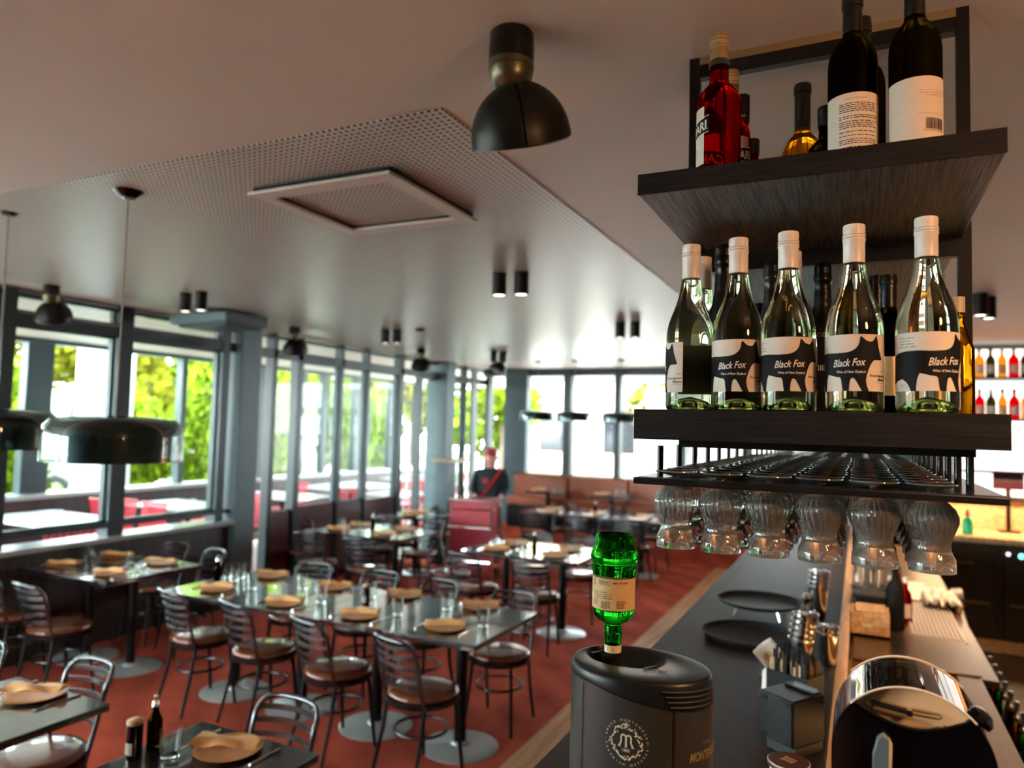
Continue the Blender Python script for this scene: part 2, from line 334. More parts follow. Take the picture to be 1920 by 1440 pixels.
def text_at(s, x, y, w=None, h=None, slope=0.0, shear=0.0, bold=0.0, flip=False):
    v, f, asp = text2d(s, shear, bold)
    if w is None: w = h * asp
    if h is None: h = w / asp
    if flip: return [(x + w * (1 - a), y + h * (1 - b)) for a, b in v], f
    return [(x + a * w, y + b * h + slope * a * w) for a, b in v], f
def rect(x0, x1, y0, y1): return [(x0, y0), (x1, y0), (x1, y1), (x0, y1)], [(0, 1, 2, 3)]
def wrap(shapes, P, eps, step=0.003, mb=None, cut=True):
    """lays flat shapes (s along, v up) on a curved wall; P(s) gives x, y, nx, ny"""
    mb = mb or MB()
    for v, f in shapes:
        bm = bmesh.new(); vs = [bm.verts.new((a, b, 0)) for a, b in v]
        for q in f:
            try: bm.faces.new([vs[i] for i in q])
            except ValueError: pass
        if cut:
            x0 = min(a for a, b in v); x1 = max(a for a, b in v); x = (math.floor(x0 / step) + 1) * step
            while x < x1 - 1e-6:
                bmesh.ops.bisect_plane(bm, geom=bm.verts[:] + bm.edges[:] + bm.faces[:], plane_co=(x, 0, 0), plane_no=(1, 0, 0)); x += step
        bmesh.ops.triangulate(bm, faces=bm.faces[:])
        bm.verts.index_update(); o = []
        for p in bm.verts:
            x, y, nx, ny = P(p.co.x); o.append((x + nx * eps, y + ny * eps, p.co.y))
        mb.add(o, [tuple(q.index for q in fc.verts) for fc in bm.faces]); bm.free()
    return mb
def cylP(r): return lambda s: (r * sin(s / r), -r * cos(s / r), sin(s / r), -cos(s / r))
def label_shell(r, s0, s1, z0, z1, eps=0.0003, th=0.0002):
    """a paper label bent round a cylinder, with its own thickness"""
    mb = MB(); n = max(6, int((s1 - s0) / 0.003)); v = []
    for k in range(n + 1):
        a = (s0 + (s1 - s0) * k / n) / r
        for rr, z in ((r + eps, z0), (r + eps, z1), (r + eps + th, z1), (r + eps + th, z0)): v.append((rr * sin(a), -rr * cos(a), z))
    f = []
    for k in range(n):
        for j in range(4): a = k * 4 + j; b = k * 4 + (j + 1) % 4; f.append((a, b, b + 4, a + 4))
    f += [(0, 1, 2, 3), (4 * n + 3, 4 * n + 2, 4 * n + 1, 4 * n)]
    return mb.add(v, f)
def para(x, y, w, lines, lh, th, seed=1, ragged=0.25):
    """tiny print: word-length strokes in lines"""
    R = random.Random(seed); out = []
    for i in range(lines):
        xx = x; end = x + w * (1 - ragged * R.random())
        while xx < end:
            ww = lh * R.uniform(0.8, 3.0)
            if xx + ww > end: break
            out.append(rect(xx, xx + ww, y - i * lh, y - i * lh + th)); xx += ww + lh * 0.45
    return out

# ------------------------------------------------------------------ the room shell
WX, OX, FY = -5.96, -9.6, 11.2            # inner glazed wall, outer terrace wall, far wall
struct(MB().box(WX, -1.86, -2.5, FY, -0.12, 0.0).build('floor', 'carpet'))
fl = MB().box(-1.84, 3.2, -2.5, FY, -0.13, -0.012).build('floor', 'cabinet'); struct(fl)
for k in range(9):                         # oak boards running along the bar
    x0 = -1.86 + k * 0.13
    MB().box(x0, x0 + 0.127, -2.5, FY, -0.012, 0.0).build('floorboard', 'floorwood', fl, bevel=0.001)
struct(MB().box(-10.2, WX, -2.5, 20, -0.14, -0.02).build('floor', 'ground'))
struct(MB().box(-10.4, 3.4, -2.7, FY + 0.4, CEIL, CEIL + 0.2).build('ceiling', 'ceiling'))
struct(MB().box(-5.55, -1.155, 1.85, 9.6, CEIL - 0.004, CEIL + 0.01).build('ceiling', 'perf'))
struct(MB().box(3.2, 3.4, -2.7, FY + 0.4, -0.1, CEIL).build('wall_right', 'plaster'))
wl = struct(MB().box(-0.5, 3.2, FY - 0.0, FY + 0.2, -0.1, CEIL).build('wall_far', 'plaster'))
# wall behind the camera with its own row of windows
wb = MB(); wb.box(-6.2, 3.4, -2.7, -2.5, -0.1, 0.85); wb.box(-6.2, 3.4, -2.7, -2.5, 2.55, CEIL)
wb.box(-6.2, -5.75, -2.7, -2.5, 0.85, 2.55); wb.box(-4.4, 3.4, -2.7, -2.5, 0.85, 2.55)
wbo = struct(wb.build('wall_back', 'frame'))
for k, (x, w) in enumerate(((-5.75, 1.35),)):
    g = struct(MB().box(x, x + w, -2.61, -2.60, 0.85, 2.55).build('window_%d' % (20 + k), 'pane'))

# inner glazed wall (x = WX): low wall with sill, then full-height glazed frames
struct(MB().box(WX - 0.08, WX + 0.06, -2.5, 5.55, -0.02, 0.86).build('wall_left', 'darkpanel'))
struct(MB().box(WX - 0.14, WX + 0.16, -2.5, 5.55, 0.86, 0.90).build('trim_1', 'sill', bevel=0.006))
struct(MB().box(WX - 0.05, WX + 0.08, -2.5, 5.55, 0.975, 1.01).build('trim_2', 'frame', bevel=0.004))
struct(MB().box(WX - 0.06, WX + 0.06, -2.5, FY, 2.64, 2.74).build('trim_3', 'frame', bevel=0.004))
struct(MB().box(WX - 0.04, WX + 0.04, -2.5, FY, 2.86, 2.90).build('trim_4', 'frame', bevel=0.004))
nwin = 1
posts = [(-1.9, .15), (-0.4, .10), (1.1, .15), (2.2, .10), (3.30, .10), (4.28, .15), (5.42, .10)]
posts2 = [(6.13, .07), (6.54, .09), (7.30, .05), (7.85, .04), (8.62, .10), (9.15, .04), (9.75, .13), (10.5, .05)]
for k, (y, w) in enumerate(posts):
    struct(MB().box(WX - 0.07, WX + 0.07, y - w / 2, y + w / 2, 0.90, CEIL).build('trim_%d' % (10 + k), 'frame', bevel=0.004))
for k, (y, w) in enumerate(posts2):
    struct(MB().box(WX - 0.06, WX + 0.06, y - w / 2, y + w / 2, 0.0, CEIL).build('trim_%d' % (20 + k), 'frame', bevel=0.004))
def win(n, x, y0, y1, z0, z1):             # a pane in its own slim frame
    t = struct(MB().box(x - 0.004, x + 0.004, y0, y1, z0, z1).build('window_%d' % n, 'pane'))
    f = MB(); b = 0.022
    f.box(x - .02, x + .02, y0, y0 + b, z0, z1); f.box(x - .02, x + .02, y1 - b, y1, z0, z1)
    f.box(x - .02, x + .02, y0, y1, z0, z0 + b); f.box(x - .02, x + .02, y0, y1, z1 - b, z1)
    f.build('window_frame', 'frame', t)
    return t
for i in range(len(posts) - 1):
    (a, wa), (b, wb_) = posts[i], posts[i + 1]
    win(nwin, WX, a + wa / 2, b - wb_ / 2, 1.01, 2.64); nwin += 1
    win(nwin, WX, a + wa / 2, b - wb_ / 2, 2.74, CEIL); nwin += 1
for i in (1, 2, 3, 5, 6):                  # folding glass leaves; one bay stands open as the doorway
    (a, wa), (b, wb_) = posts2[i], posts2[i + 1]
    win(nwin, WX, a + wa / 2, b - wb_ / 2, 0.92 if i < 3 else 0.05, 2.64); nwin += 1
struct(MB().box(WX - 0.03, WX + 0.03, 6.17, 8.57, 0.0, 0.92).build('wall_left', 'redpanel', bevel=0.005))
# square grey column by the window wall
col = struct(MB().box(WX - 0.12, WX + 0.14, 5.56, 5.84, 0.0, CEIL).build('trim_40', 'framegrey', bevel=0.012))
struct(MB().box(WX - 0.16, WX + 0.20, 9.62, 9.9, 0.0, CEIL).build('trim_41', 'framegrey', bevel=0.012))

# outer terrace wall
struct(MB().box(OX - 0.08, OX + 0.08, -2.5, 16.5, -0.02, 0.86).build('wall_terrace', 'darkpanel'))
struct(MB().box(OX - 0.14, OX + 0.20, -2.5, 16.5, 0.86, 0.92).build('trim_50', 'sill', bevel=0.006))
struct(MB().box(OX - 0.08, OX + 0.08, -2.5, 16.5, 2.86, CEIL + .1).build('trim_51', 'frame'))
for k, (y, w) in enumerate([(-1.5, .2), (0.2, .12), (1.8, .2), (3.4, .12), (4.9, .3), (5.75, .34), (7.97, .10), (8.75, .12), (9.65, .12), (10.62, .22), (11.3, .12), (12.5, .5), (13.6, .12), (14.65, .14), (15.6, .2)]):
    struct(MB().box(OX - 0.07, OX + 0.07, y - w / 2, y + w / 2, 0.92, 2.86).build('trim_%d' % (60 + k), 'frame', bevel=0.004))
struct(MB().box(OX - 0.01, OX, -2.5, 16.5, 0.92, 2.86).build('window_90', 'pane'))
struct(MB().box(-10.4, WX - 0.2, FY + 0.4, 16.6, CEIL, CEIL + 0.2).build('ceiling', 'ceiling'))

# far wall: glazing above the banquette, raised floor under it
struct(MB().box(WX, -0.5, 10.72, FY, 0.0, 0.30).build('floor', 'carpet'))
struct(MB().box(WX, -0.5, FY, FY + 0.12, 0.0, 1.10).build('wall_far', 'darkpanel'))
struct(MB().box(WX, -0.5, FY, FY + 0.14, 2.80, CEIL + 0.02).build('trim_80', 'frame'))
for k, (x, w) in enumerate([(-6.75, .10), (-6.16, .06), (-5.85, .08), (-5.30, .42), (-4.36, .14), (-3.50, .10), (-2.45, .10), (-1.5, .10), (-0.55, .1)]):
    struct(MB().box(x - w / 2, x + w / 2, FY - 0.05, FY + 0.12, 0.3, CEIL).build('trim_%d' % (81 + k), 'framegrey' if w > .3 else 'frame', bevel=0.004))
struct(MB().box(-7.2, -0.5, FY + 0.03, FY + 0.04, 1.1, 2.8).build('window_91', 'pane'))

struct(MB().box(WX - 0.2, 3.4, FY + 0.4, FY + 3.6, CEIL, CEIL + 0.2).build('ceiling', 'plaster'))  # added unseen eave, cuts the outdoor light reaching the far ceiling
# ------------------------------------------------------------------ ceiling things
v = thing('ceiling_vent', 'square recessed air vent in the perforated ceiling panel', 'vent', (-1.945, 2.53, CEIL - 0.004))
def ring4(o, i, z0, z1):
    mb = MB()
    mb.box(-o[0], o[0], -o[1], -i[1], z0, z1); mb.box(-o[0], o[0], i[1], o[1], z0, z1)
    mb.box(-o[0], -i[0], -i[1], i[1], z0, z1); mb.box(i[0], o[0], -i[1], i[1], z0, z1); return mb
ring4((.360, .345), (.285, .268), -0.034, -0.022).build('frame', 'ceiling', v, bevel=0.002)
ring4((.345, .33), (.30, .283), -0.022, 0.0).build('gap_shade', 'shelf_edge', v)  # black strip painted in for the shade in the gap above the frame
MB().box(-.285, .285, -.268, .268, -0.012, -0.006).build('grille', 'perf2', v)

def spotlight(name):
    t = thing(name, 'black spotlight with cylinder neck and open half-bowl shade near the bar', 'spotlight', (-0.775, 1.555, CEIL))
    MB().lathe([(0.0, 0), (0.050, 0), (0.0545, -0.006), (0.0565, -0.05), (0.056, -0.078)], 32).build('base', 'blackgloss', t)
    MB().lathe([(0.0562, -0.078), (0.0562, -0.096)], 32).build('collar', 'olive', t)
    MB().lathe([(0.0555, -0.097), (0.053, -0.114), (0.044, -0.132), (0.026, -0.144), (0.0, -0.148)], 32).build('swivel', 'olive', t)
    prof = [(0.124 * sin(RD(a)), -0.142 * (1 - cos(RD(a)))) for a in range(6, 91, 7)]; prof += [(r - .0025, z - .0015) for r, z in reversed(prof)]
    mx = Matrix.Translation((0.006, 0.004, -0.128)) @ Matrix.Rotation(RD(-10), 4, Vector((-.45, .89, 0))) @ Matrix.Rotation(RD(28), 4, Vector((.89, .45, 0))) @ Matrix.Translation((0, 0, 0.004))
    MB().lathe(prof, 40, mx=mx, a0=RD(40), a1=RD(320)).build('shade', 'metal', t)
    MB().lathe([(r * 1.03, z) for r, z in prof], 16, mx=mx @ Matrix.Translation((0.004, 0, 0.004)), a0=RD(-62), a1=RD(62)).build('visor', 'metal', t)
    MB().lathe([(0.1225, -0.1415), (0.125, -0.1435), (0.1265, -0.1415)], 40, mx=mx).build('rim', 'sill', t)
    MB().lathe([(0.0, -0.02), (0.03, -0.03), (0.032, -0.07), (0.0, -0.075)], 20, mx=mx).build('lamp_bulb', 'white', t)
    return t
sp0 = spotlight('spotlight')
for (x, y, rz, w) in [(-5.50, 3.36, 0.6, 'left-hand window, nearest the left edge'), (-5.30, 5.75, 0.5, 'grey column by the windows'), (-5.10, 7.85, 0.5, 'folding glass doors'), (-4.35, 8.7, 2.2, 'far paired downlights')]:
    dup(sp0, (x, y, CEIL), rz, 'black half-bowl ceiling spotlight by the ' + w)

def downlight():
    t = thing('downlight', 'left black cylinder downlight of the nearest pair, mid ceiling', 'downlight', (-2.06, 4.05, CEIL), 0, 'paired cylinder downlights')
    MB().lathe([(0.0, 0), (0.046, 0), (0.046, -0.15), (0.042, -0.15), (0.042, -0.142)], 24).build('cylinder', 'metal', t)
    MB().lathe([(0.0, -0.143), (0.042, -0.143)], 24).build('lens', 'lampdisc', t)
    return t
d0 = downlight()
for x, y, lb in [(-1.915, 4.07, 'right black cylinder downlight of the nearest pair, mid ceiling'),
                 (-4.74, 3.93, 'left black cylinder downlight of the pair near the window column'), (-4.57, 3.93, 'right black cylinder downlight of the pair near the window column'),
                 (-4.45, 6.17, 'left black cylinder downlight of the pair before the glass doors'), (-4.32, 6.19, 'right black cylinder downlight of the pair before the glass doors'),
                 (-1.96, 6.30, 'left black cylinder downlight of the pair left of the bottle shelf'), (-1.83, 6.33, 'right black cylinder downlight of the pair left of the bottle shelf'),
                 (-4.31, 8.37, 'left black cylinder downlight of the farthest pair'), (-4.18, 8.38, 'right black cylinder downlight of the farthest pair'),
                 (0.73, 5.70, 'left black cylinder downlight of the pair right of the bottle shelf'), (0.80, 5.86, 'right black cylinder downlight of the pair right of the bottle shelf')]:
    dup(d0, (x, y, CEIL), 0, lb)

def pendant():
    t = thing('pendant_lamp', 'large dark flat-domed pendant lamp with clear glass ring, hanging nearest', 'pendant lamp', (-2.84, 2.035, 0), 0, None)
    MB().lathe([(0.0, CEIL), (0.058, CEIL), (0.06, CEIL - 0.006), (0.03, CEIL - 0.034), (0.0, CEIL - 0.036)], 28).build('ceiling_rose', 'blackgloss', t)
    MB().tube([(0, 0, CEIL - 0.03), (0.003, 0, 2.5), (0, 0, 1.93)], 0.0035, 8).build('cord', 'inkgrey', t)
    MB().lathe([(0.0, 1.935), (0.12, 1.932), (0.19, 1.922), (0.232, 1.902), (0.240, 1.872), (0.2395, 1.76), (0.234, 1.76), (0.234, 1.87), (0.2, 1.905), (0.0, 1.915)], 48).build('shade', 'shadeteal', t)
    MB().lathe([(0.0, 1.80), (0.06, 1.80), (0.07, 1.83), (0.05, 1.86), (0.0, 1.865)], 24).build('lamp_bulb', 'white', t)
    MB().lathe([(0.262, 1.758), (0.268, 1.758), (0.270, 1.86), (0.262, 1.905), (0.235, 1.934), (0.16, 1.945), (0.05, 1.948), (0.05, 1.943), (0.16, 1.940), (0.230, 1.929), (0.256, 1.901), (0.264, 1.86), (0.262, 1.758)], 48).build('glass_ring', 'lampglass', t)
    return t
p0 = pendant()
dup(p0, (-3.72, 2.045, 0.02), 0, 'dark flat-domed pendant lamp cut off by the left edge, behind the nearest one')
for x, w in ((-4.30, 'left'), (-3.72, 'middle'), (-3.03, 'right')):
    dup(p0, (x, 9.8, 0.709), 0, '%s one of three small-looking pendant lamps over the far tables' % w, scale=(0.95, 0.95, 0.757))

ac = thing('ceiling_heater', 'dark box heater hung under the ceiling beside the grey column', 'heater', (-5.25, 4.75, CEIL))
MB().box(-0.42, 0.30, -0.22, 0.28, -0.13, -0.03).build('body', 'framegrey', ac, bevel=0.02)
MB().box(-0.36, 0.24, -0.16, 0.22, -0.15, -0.13).build('grille', 'frame', ac, bevel=0.004)
for y in (-0.1, 0.16): MB().box(-0.1, -0.04, y, y + 0.04, -0.03, 0).build('bracket', 'metal', ac)
tag(MB().lathe([(0.0, 0), (0.05, 0), (0.048, -0.02), (0.03, -0.035), (0, -0.036)], 20, c=(-4.05, 6.2, CEIL)).build('smoke_detector', 'metal'), 'small round black detector on ceiling beside the second downlight pair', 'detector')
tag(MB().lathe([(0.0, 0), (0.045, 0), (0.04, -0.02), (0, -0.024)], 20, c=(0.42, 5.0, CEIL)).build('smoke_detector', 'white'), 'small round white detector on ceiling right of the bottle shelf frame', 'detector')

# ------------------------------------------------------------------ bar counter and wells
ct = thing('bar_counter', 'long dark bar counter with light oak inner edge', 'counter')
CZ = H - 0.90
MB().box(-0.78, -0.085, -0.6, 8.0, CZ - 0.04, CZ).build('worktop', 'counter', ct, bevel=0.004)
MB().box(-0.085, -0.045, -0.6, 8.0, CZ - 0.06, CZ + 0.002).build('edge_strip', 'lightwood', ct, bevel=0.003)
MB().box(-0.70, -0.10, -0.6, 8.0, 0.0, CZ - 0.04).build('front_panel', 'darkpanel', ct)
st = thing('bar_station', 'steel ice well and drainer running along the inside of the bar', 'bar station')
SZ = H - 1.0
MB().box(-0.045, 0.52, 3.62, 7.6, SZ - 0.03, SZ).build('drainer', 'steel', st, bevel=0.003)
MB().box(0.36, 0.45, 1.6, 3.62, SZ - 0.03, SZ + 0.012).build('front_rim', 'steel', st, bevel=0.003)
w_ = MB(); w_.box(-0.045, 0.36, 1.6, 3.62, SZ - 0.33, SZ - 0.31); w_.box(-0.045, -0.035, 1.6, 3.62, SZ - 0.31, SZ); w_.box(0.35, 0.36, 1.6, 3.62, SZ - 0.31, SZ); w_.box(-0.035, 0.35, 3.61, 3.62, SZ - 0.31, SZ - 0.03); w_.box(-0.035, 0.35, 1.6, 1.62, SZ - 0.31, SZ)
w_.build('ice_well', 'mirror', st)
MB().box(0.0, 0.5, 1.6, 7.6, 0.02, SZ - 0.33).build('cabinet', 'cabinet', st)
lid = tag(MB().box(-0.03, 0.455, 3.60, 4.16, SZ + 0.012, SZ + 0.018).build('well_lid', 'steel', bevel=0.002), 'flat smoky lid over the ice well, before the ribbed mat', 'lid')
# ribbed drip mat
dm = thing('drip_mat', 'pale ribbed drip mat beside the dark bottles in the bar station', 'mat', (0.35, 4.5, SZ))
MB().box(-0.12, 0.12, -0.32, 0.5, 0.0, 0.006).build('base', 'driptray', dm)
rb = MB()
for k in range(12): rb.box(-0.115 + k * 0.0196, -0.107 + k * 0.0196, -0.31, 0.49, 0.006, 0.014)
rb.build('ribs', 'driptray', dm)

# speed rail with pourer-topped bottles
sr = thing('speed_rail', 'steel bottle rail hung along the front of the ice well', 'rail')
MB().box(0.46, 0.475, 1.7, 4.1, 0.62, 0.70).build('back_plate', 'steel', sr); MB().box(0.60, 0.606, 1.7, 4.1, 0.60, 0.72).build('front_plate', 'steel', sr)
MB().box(0.47, 0.60, 1.7, 4.1, 0.60, 0.61).build('base_plate', 'steel', sr)
def pour_bottle(c, m, k):
    b = thing('rail_bottle', '%s of the rail bottles with steel pourers, counting from the far end' % ORD[k], 'bottle', c, 0, 'bottles in the speed rail')
    MB().lathe([(0.0, 0), (0.034, 0), (0.037, 0.006), (0.037, 0.17), (0.03, 0.20), (0.015, 0.22), (0.013, 0.27), (0.0, 0.27)], 16).build('body', m, b)
    MB().lathe([(0.0, 0.27), (0.012, 0.27), (0.015, 0.285), (0.008, 0.295), (0.006, 0.32), (0.010, 0.333), (0.008, 0.345), (0, 0.347)], 14).build('pourer', 'chrome', b)
for k in range(12): pour_bottle((0.537, 4.0 - k * 0.125, 0.61), ('darkbottle', 'amber', 'greenglass', 'winebottle')[k % 4], k)

# ------------------------------------------------------------------ back bar across the end
bb = thing('back_counter', 'light oak back counter over dark fridges at the end of the bar', 'counter')
BZ = H - 0.92
MB().box(0.0, 3.18, 8.0, 8.75, BZ - 0.05, BZ).build('worktop', 'lightwood', bb, bevel=0.004)
MB().box(0.0, 3.17, 8.72, 8.78, BZ, BZ + 0.30).build('splashback', 'lightwood', bb)
MB().box(0.0, 3.17, 8.66, 8.78, BZ + 0.30, BZ + 0.34).build('ledge', 'counter', bb)
MB().box(0.05, 3.17, 8.06, 8.7, 0.10, BZ - 0.05).build('carcass', 'cabinet', bb)
MB().box(0.05, 3.17, 8.0, 8.06, 0.0, 0.10).build('plinth', 'lightwood', bb)
for k in range(3):
    x0 = 0.30 + k * 0.86
    d = MB().box(x0 + 0.03, x0 + 0.83, 8.02, 8.06, 0.14, BZ - 0.12).build('fridge_door', 'cabinet', bb, bevel=0.004)
    MB().box(x0 + 0.35, x0 + 0.65, 7.99, 8.02, 0.78, 0.80).build('handle', 'steel', d)
    for z in (0.42,): MB().box(x0 + 0.08, x0 + 0.78, 8.012, 8.02, z, z + 0.02).build('ledge', 'khaki', d)
led = MB().lathe([(0, 0), (0.022, 0), (0.018, -0.006), (0, -0.008)], 20, mx=Matrix.Translation((1.325, 8.02, 0.885)) @ Matrix.Rotation(RD(-90), 4, 'X')).build('indicator_light', 'led', bb); led['label'] = 'green lit indicator'
led = MB().lathe([(0, 0), (0.016, 0), (0.012, -0.006), (0, -0.008)], 20, mx=Matrix.Translation((1.225, 8.02, 0.895)) @ Matrix.Rotation(RD(-90), 4, 'X')).build('indicator_light', 'ledw', bb)
bs = thing('back_bar_shelves', 'backlit shelves of spirits on the wall above the back counter', 'shelving')
MB().box(0.9, 3.17, 8.98, 9.0, BZ + 0.2, 2.88).build('lit_back_panel', 'lit', bs)
for z in (2.15, 2.565): MB().box(0.9, 3.17, 8.55, 8.97, z - 0.02, z).build('shelf', 'metal', bs, bevel=0.002)
for z in (1.62,): MB().box(0.9, 3.17, 8.70, 8.97, z - 0.02, z).build('shelf', 'metal', bs, bevel=0.002)
for x in (0.9, 1.98, 3.14): MB().box(x, x + 0.02, 8.9, 8.97, 1.3, 2.78).build('upright', 'metal', bs)
cmb = MB().box(0.9, 3.17, 8.90, 9.0, 2.88, CEIL).build('canopy', 'plaster', bs)
def spirit(m, cm, lm, fat):
    r = 0.042 * fat; h = 0.30
    o = MB().lathe([(0, 0), (r * .95, 0), (r, 0.006), (r, 0.17), (r * .8, 0.20), (0.015, 0.225), (0.013, 0.26), (0, 0.26)], 14).build('body', m)
    return o
bcols = [('red', 'ink'), ('amber', 'khaki'), ('darkbottle', 'ink'), ('amber', 'labelwhite'), ('red', 'khaki'), ('darkbottle', 'cap'), ('amber', 'ink')]
cache = {}
for sh, (z, nm) in enumerate(((2.565, 'upper'), (2.15, 'middle'))):
    for k in range(11):
        m, cm = bcols[(k + sh * 3) % 7]; fat = (0.9, 1.1, 1.0)[k % 3]
        lb = '%s of the spirit bottles on the %s backlit shelf, from its left end' % (ORD[k], nm)
        key = (m, cm, fat)
        if key not in cache:
            t = thing('spirit_bottle', lb, 'bottle', (0, 0, 0), 0, 'spirit bottles on the back bar')
            r = 0.043 * fat
            MB().lathe([(0, 0), (r * .95, 0), (r, 0.006), (r, 0.17), (r * .8, 0.20), (0.017, 0.225), (0.015, 0.26), (0, 0.26)], 14).build('body', m, t)
            MB().lathe([(0, 0.262), (0.017, 0.262), (0.018, 0.30), (0, 0.302)], 12).build('cap', cm, t)
            label_shell(r, -0.035, 0.035, 0.04, 0.13).build('label', ('kraft', 'labelwhite', 'gold')[k % 3], t)
            cache[key] = t; t.location = (1.0 + k * 0.098, 8.68, z)
        else: dup(cache[key], (1.0 + k * 0.098, 8.68, z), 0, lb)
tv = thing('till_screen', 'dark till screen standing on the back counter ledge', 'screen', (1.32, 8.6, BZ + 0.0))
MB().box(-0.13, 0.13, -0.015, 0.015, 0.42, 0.60).build('panel', 'screen', tv, bevel=0.006); MB().box(-0.02, 0.02, 0.0, 0.03, 0.02, 0.44).build('stand', 'metal', tv); MB().box(-0.09, 0.09, -0.07, 0.07, 0, 0.02).build('foot', 'metal', tv, bevel=0.005)
for k, x in enumerate((1.12, 1.2, 1.5, 1.58, 1.66)):
    g = tag(MB().lathe([(0, 0), (0.03, 0), (0.036, 0.12), (0.034, 0.12), (0.028, 0.006), (0, 0.006)], 16, c=(x, 8.70, BZ + 0.34)).build('tumbler', 'tumbler'), '%s glass standing on the ledge behind the back counter, from the left' % ORD[k], 'glass', 'glasses on the back counter ledge')
gp = thing('dish_soap', 'green bottle with red cap standing on the back counter', 'bottle', (0.93, 8.20, BZ))
MB().lathe([(0, 0), (0.045, 0), (0.05, 0.02), (0.048, 0.13), (0.03, 0.16), (0.015, 0.17), (0, 0.17)], 20).build('body', 'greenplastic', gp)
MB().lathe([(0, 0.17), (0.02, 0.17), (0.016, 0.22), (0.006, 0.24), (0, 0.24)], 16).build('cap', 'reddish', gp)

# ------------------------------------------------------------------ hanging bottle shelf and glass rack over the bar
X0, X1, YF, YE = -0.376, 0.205, 1.302, 4.7
UZ, LZ = 2.428, 1.987                      # tops of upper and lower boards
sh = thing('hanging_shelf', 'black oak and steel bottle shelf with glass rack hung over the bar', 'shelf')
def board(name, x0, x1, y0, y1, z0, z1):
    b = MB().box(x0 + .002, x1 - .002, y0 + 0.003, y1, z0, z1).build(name, 'shelf', sh, bevel=0.001)
    MB().box(x0, x1, y0, y0 + 0.003, z0, z1).build('front_edging', 'shelf_edge', b)
    return b
board('upper_board', X0, X1, YF, 1.845, 2.389, UZ)
board('upper_board', X0, X1, 1.96, 2.98, 2.389, UZ)
lbm = board('lower_board', X0, X1, YF, YE, 1.932, LZ)
MB().box(-0.315, 0.172, YF + 0.10, YE, 1.918, 1.932).build('lower_trim', 'metal', sh)
def portal(y):
    for x in (-0.400, 0.197): MB().box(x, x + 0.026, y, y + 0.026, 1.99, CEIL).build('post', 'metal', sh, bevel=0.001)
    MB().box(-0.374, 0.197, y, y + 0.026, CEIL - 0.055, CEIL - 0.020).build('top_rail', 'metal', sh, bevel=0.001)
    MB().box(-0.374, 0.197, y, y + 0.026, CEIL - 0.020, CEIL).build('ceiling_channel', 'khaki', sh)
    MB().box(-0.374, 0.197, y, y + 0.026, 2.352, 2.389).build('middle_rail', 'metal', sh, bevel=0.001)
    MB().box(-0.374, 0.197, y + 0.010, y + 0.015, 2.43, CEIL - 0.070).build('glass_panel', 'pane', sh)
    MB().box(-0.374, 0.197, y + 0.010, y + 0.015, 1.995, 2.350).build('glass_panel', 'pane', sh)
    for x in (-0.330, 0.132):
        n = MB().lathe([(0, 0), (0.011, 0), (0.011, -0.012), (0.0095, -0.014), (0.009, -0.022), (0.006, -0.028), (0, -0.030)], 12, c=(x, y - 0.004, CEIL - 0.055)).build('dome_nut', 'chrome', sh)
portal(1.850); portal(2.985)
# rack: slotted black plate on rods
RZ = 1.862
MB().box(X0, 0.202, YF, YF + 0.03, RZ - 0.012, RZ).build('rack_front_bar', 'metal', sh, bevel=0.002)
MB().box(X0, 0.202, YE - .03, YE, RZ - 0.012, RZ).build('rack_back_bar', 'metal', sh, bevel=0.002)
GX = [-0.312 + 0.0835 * k for k in range(6)]
edges = [X0] + [g for g in GX] + [0.202]
for k in range(7):
    a = edges[k] + (0.008 if k else 0); b = edges[k + 1] - (0.008 if k < 6 else 0)
    MB().box(a, b, YF + 0.03, YE - .03, RZ - 0.010, RZ).build('rack_slat', 'satin', sh, bevel=0.001)
for k in range(20):
    y = 1.42 + 0.165 * k
    for x in (-0.355, 0.165): MB().lathe([(0, RZ), (0.0062, RZ), (0.0062, 1.919), (0, 1.919)], 12, c=(x, y, 0)).build('rod', 'rod', sh)

gl = thing('stemmed_glass', 'ribbed stemmed glass hanging bowl down, front row of the rack, first from the left', 'glass', (GX[0], 1.372, RZ), 0, 'ribbed glasses hanging in the rack')
MB().lathe([(0, 0.0), (0.007, 0.0012), (0.014, 0.0030), (0.037, 0.0082), (0.0385, 0.0098), (0.0380, 0.0118), (0.0362, 0.0120), (0.030, 0.0102), (0.012, 0.0060), (0, 0.0055)], 40).build('foot', 'wineglass', gl)
MB().lathe([(0, 0.003), (0.0065, 0.002), (0.0045, -0.006), (0.0045, -0.012), (0, -0.013)], 16).build('stem', 'wineglass', gl)
def rib_(a, z): 
    k = max(0.0, min(1.0, (z + 0.102) / 0.03))
    return 1 + 0.040 * k * cos(26 * (a + 3.0 * z))
outp = [(0.004, -0.012), (0.016, -0.0145), (0.026, -0.020), (0.034, -0.029), (0.0385, -0.041), (0.0385, -0.051), (0.035, -0.062), (0.0300, -0.074), (0.0275, -0.085), (0.0280, -0.095), (0.0315, -0.104), (0.0345, -0.110), (0.0352, -0.120), (0.0352, -0.130)]
inp = [(0.0341, -0.130), (0.0340, -0.119), (0.0332, -0.1095), (0.0301, -0.1035), (0.0265, -0.095), (0.0260, -0.085), (0.0284, -0.074), (0.0334, -0.062), (0.0369, -0.051), (0.0369, -0.042), (0.0325, -0.0305), (0.0245, -0.0220), (0.012, -0.0175), (0.0, -0.0160)]
bw_ = MB(); bw_.lathe([(0.0, -0.0119)] + outp, 156, fr=rib_); n0 = len(bw_.v) - 156; bw_.f.pop()
b2 = MB(); b2.lathe(inp, 156); b2.f.pop(0); off = len(bw_.v); bw_.add(b2.v, b2.f)
for k in range(156): bw_.f.append((n0 + k, n0 + (k + 1) % 156, off + (k + 1) % 156, off + k))
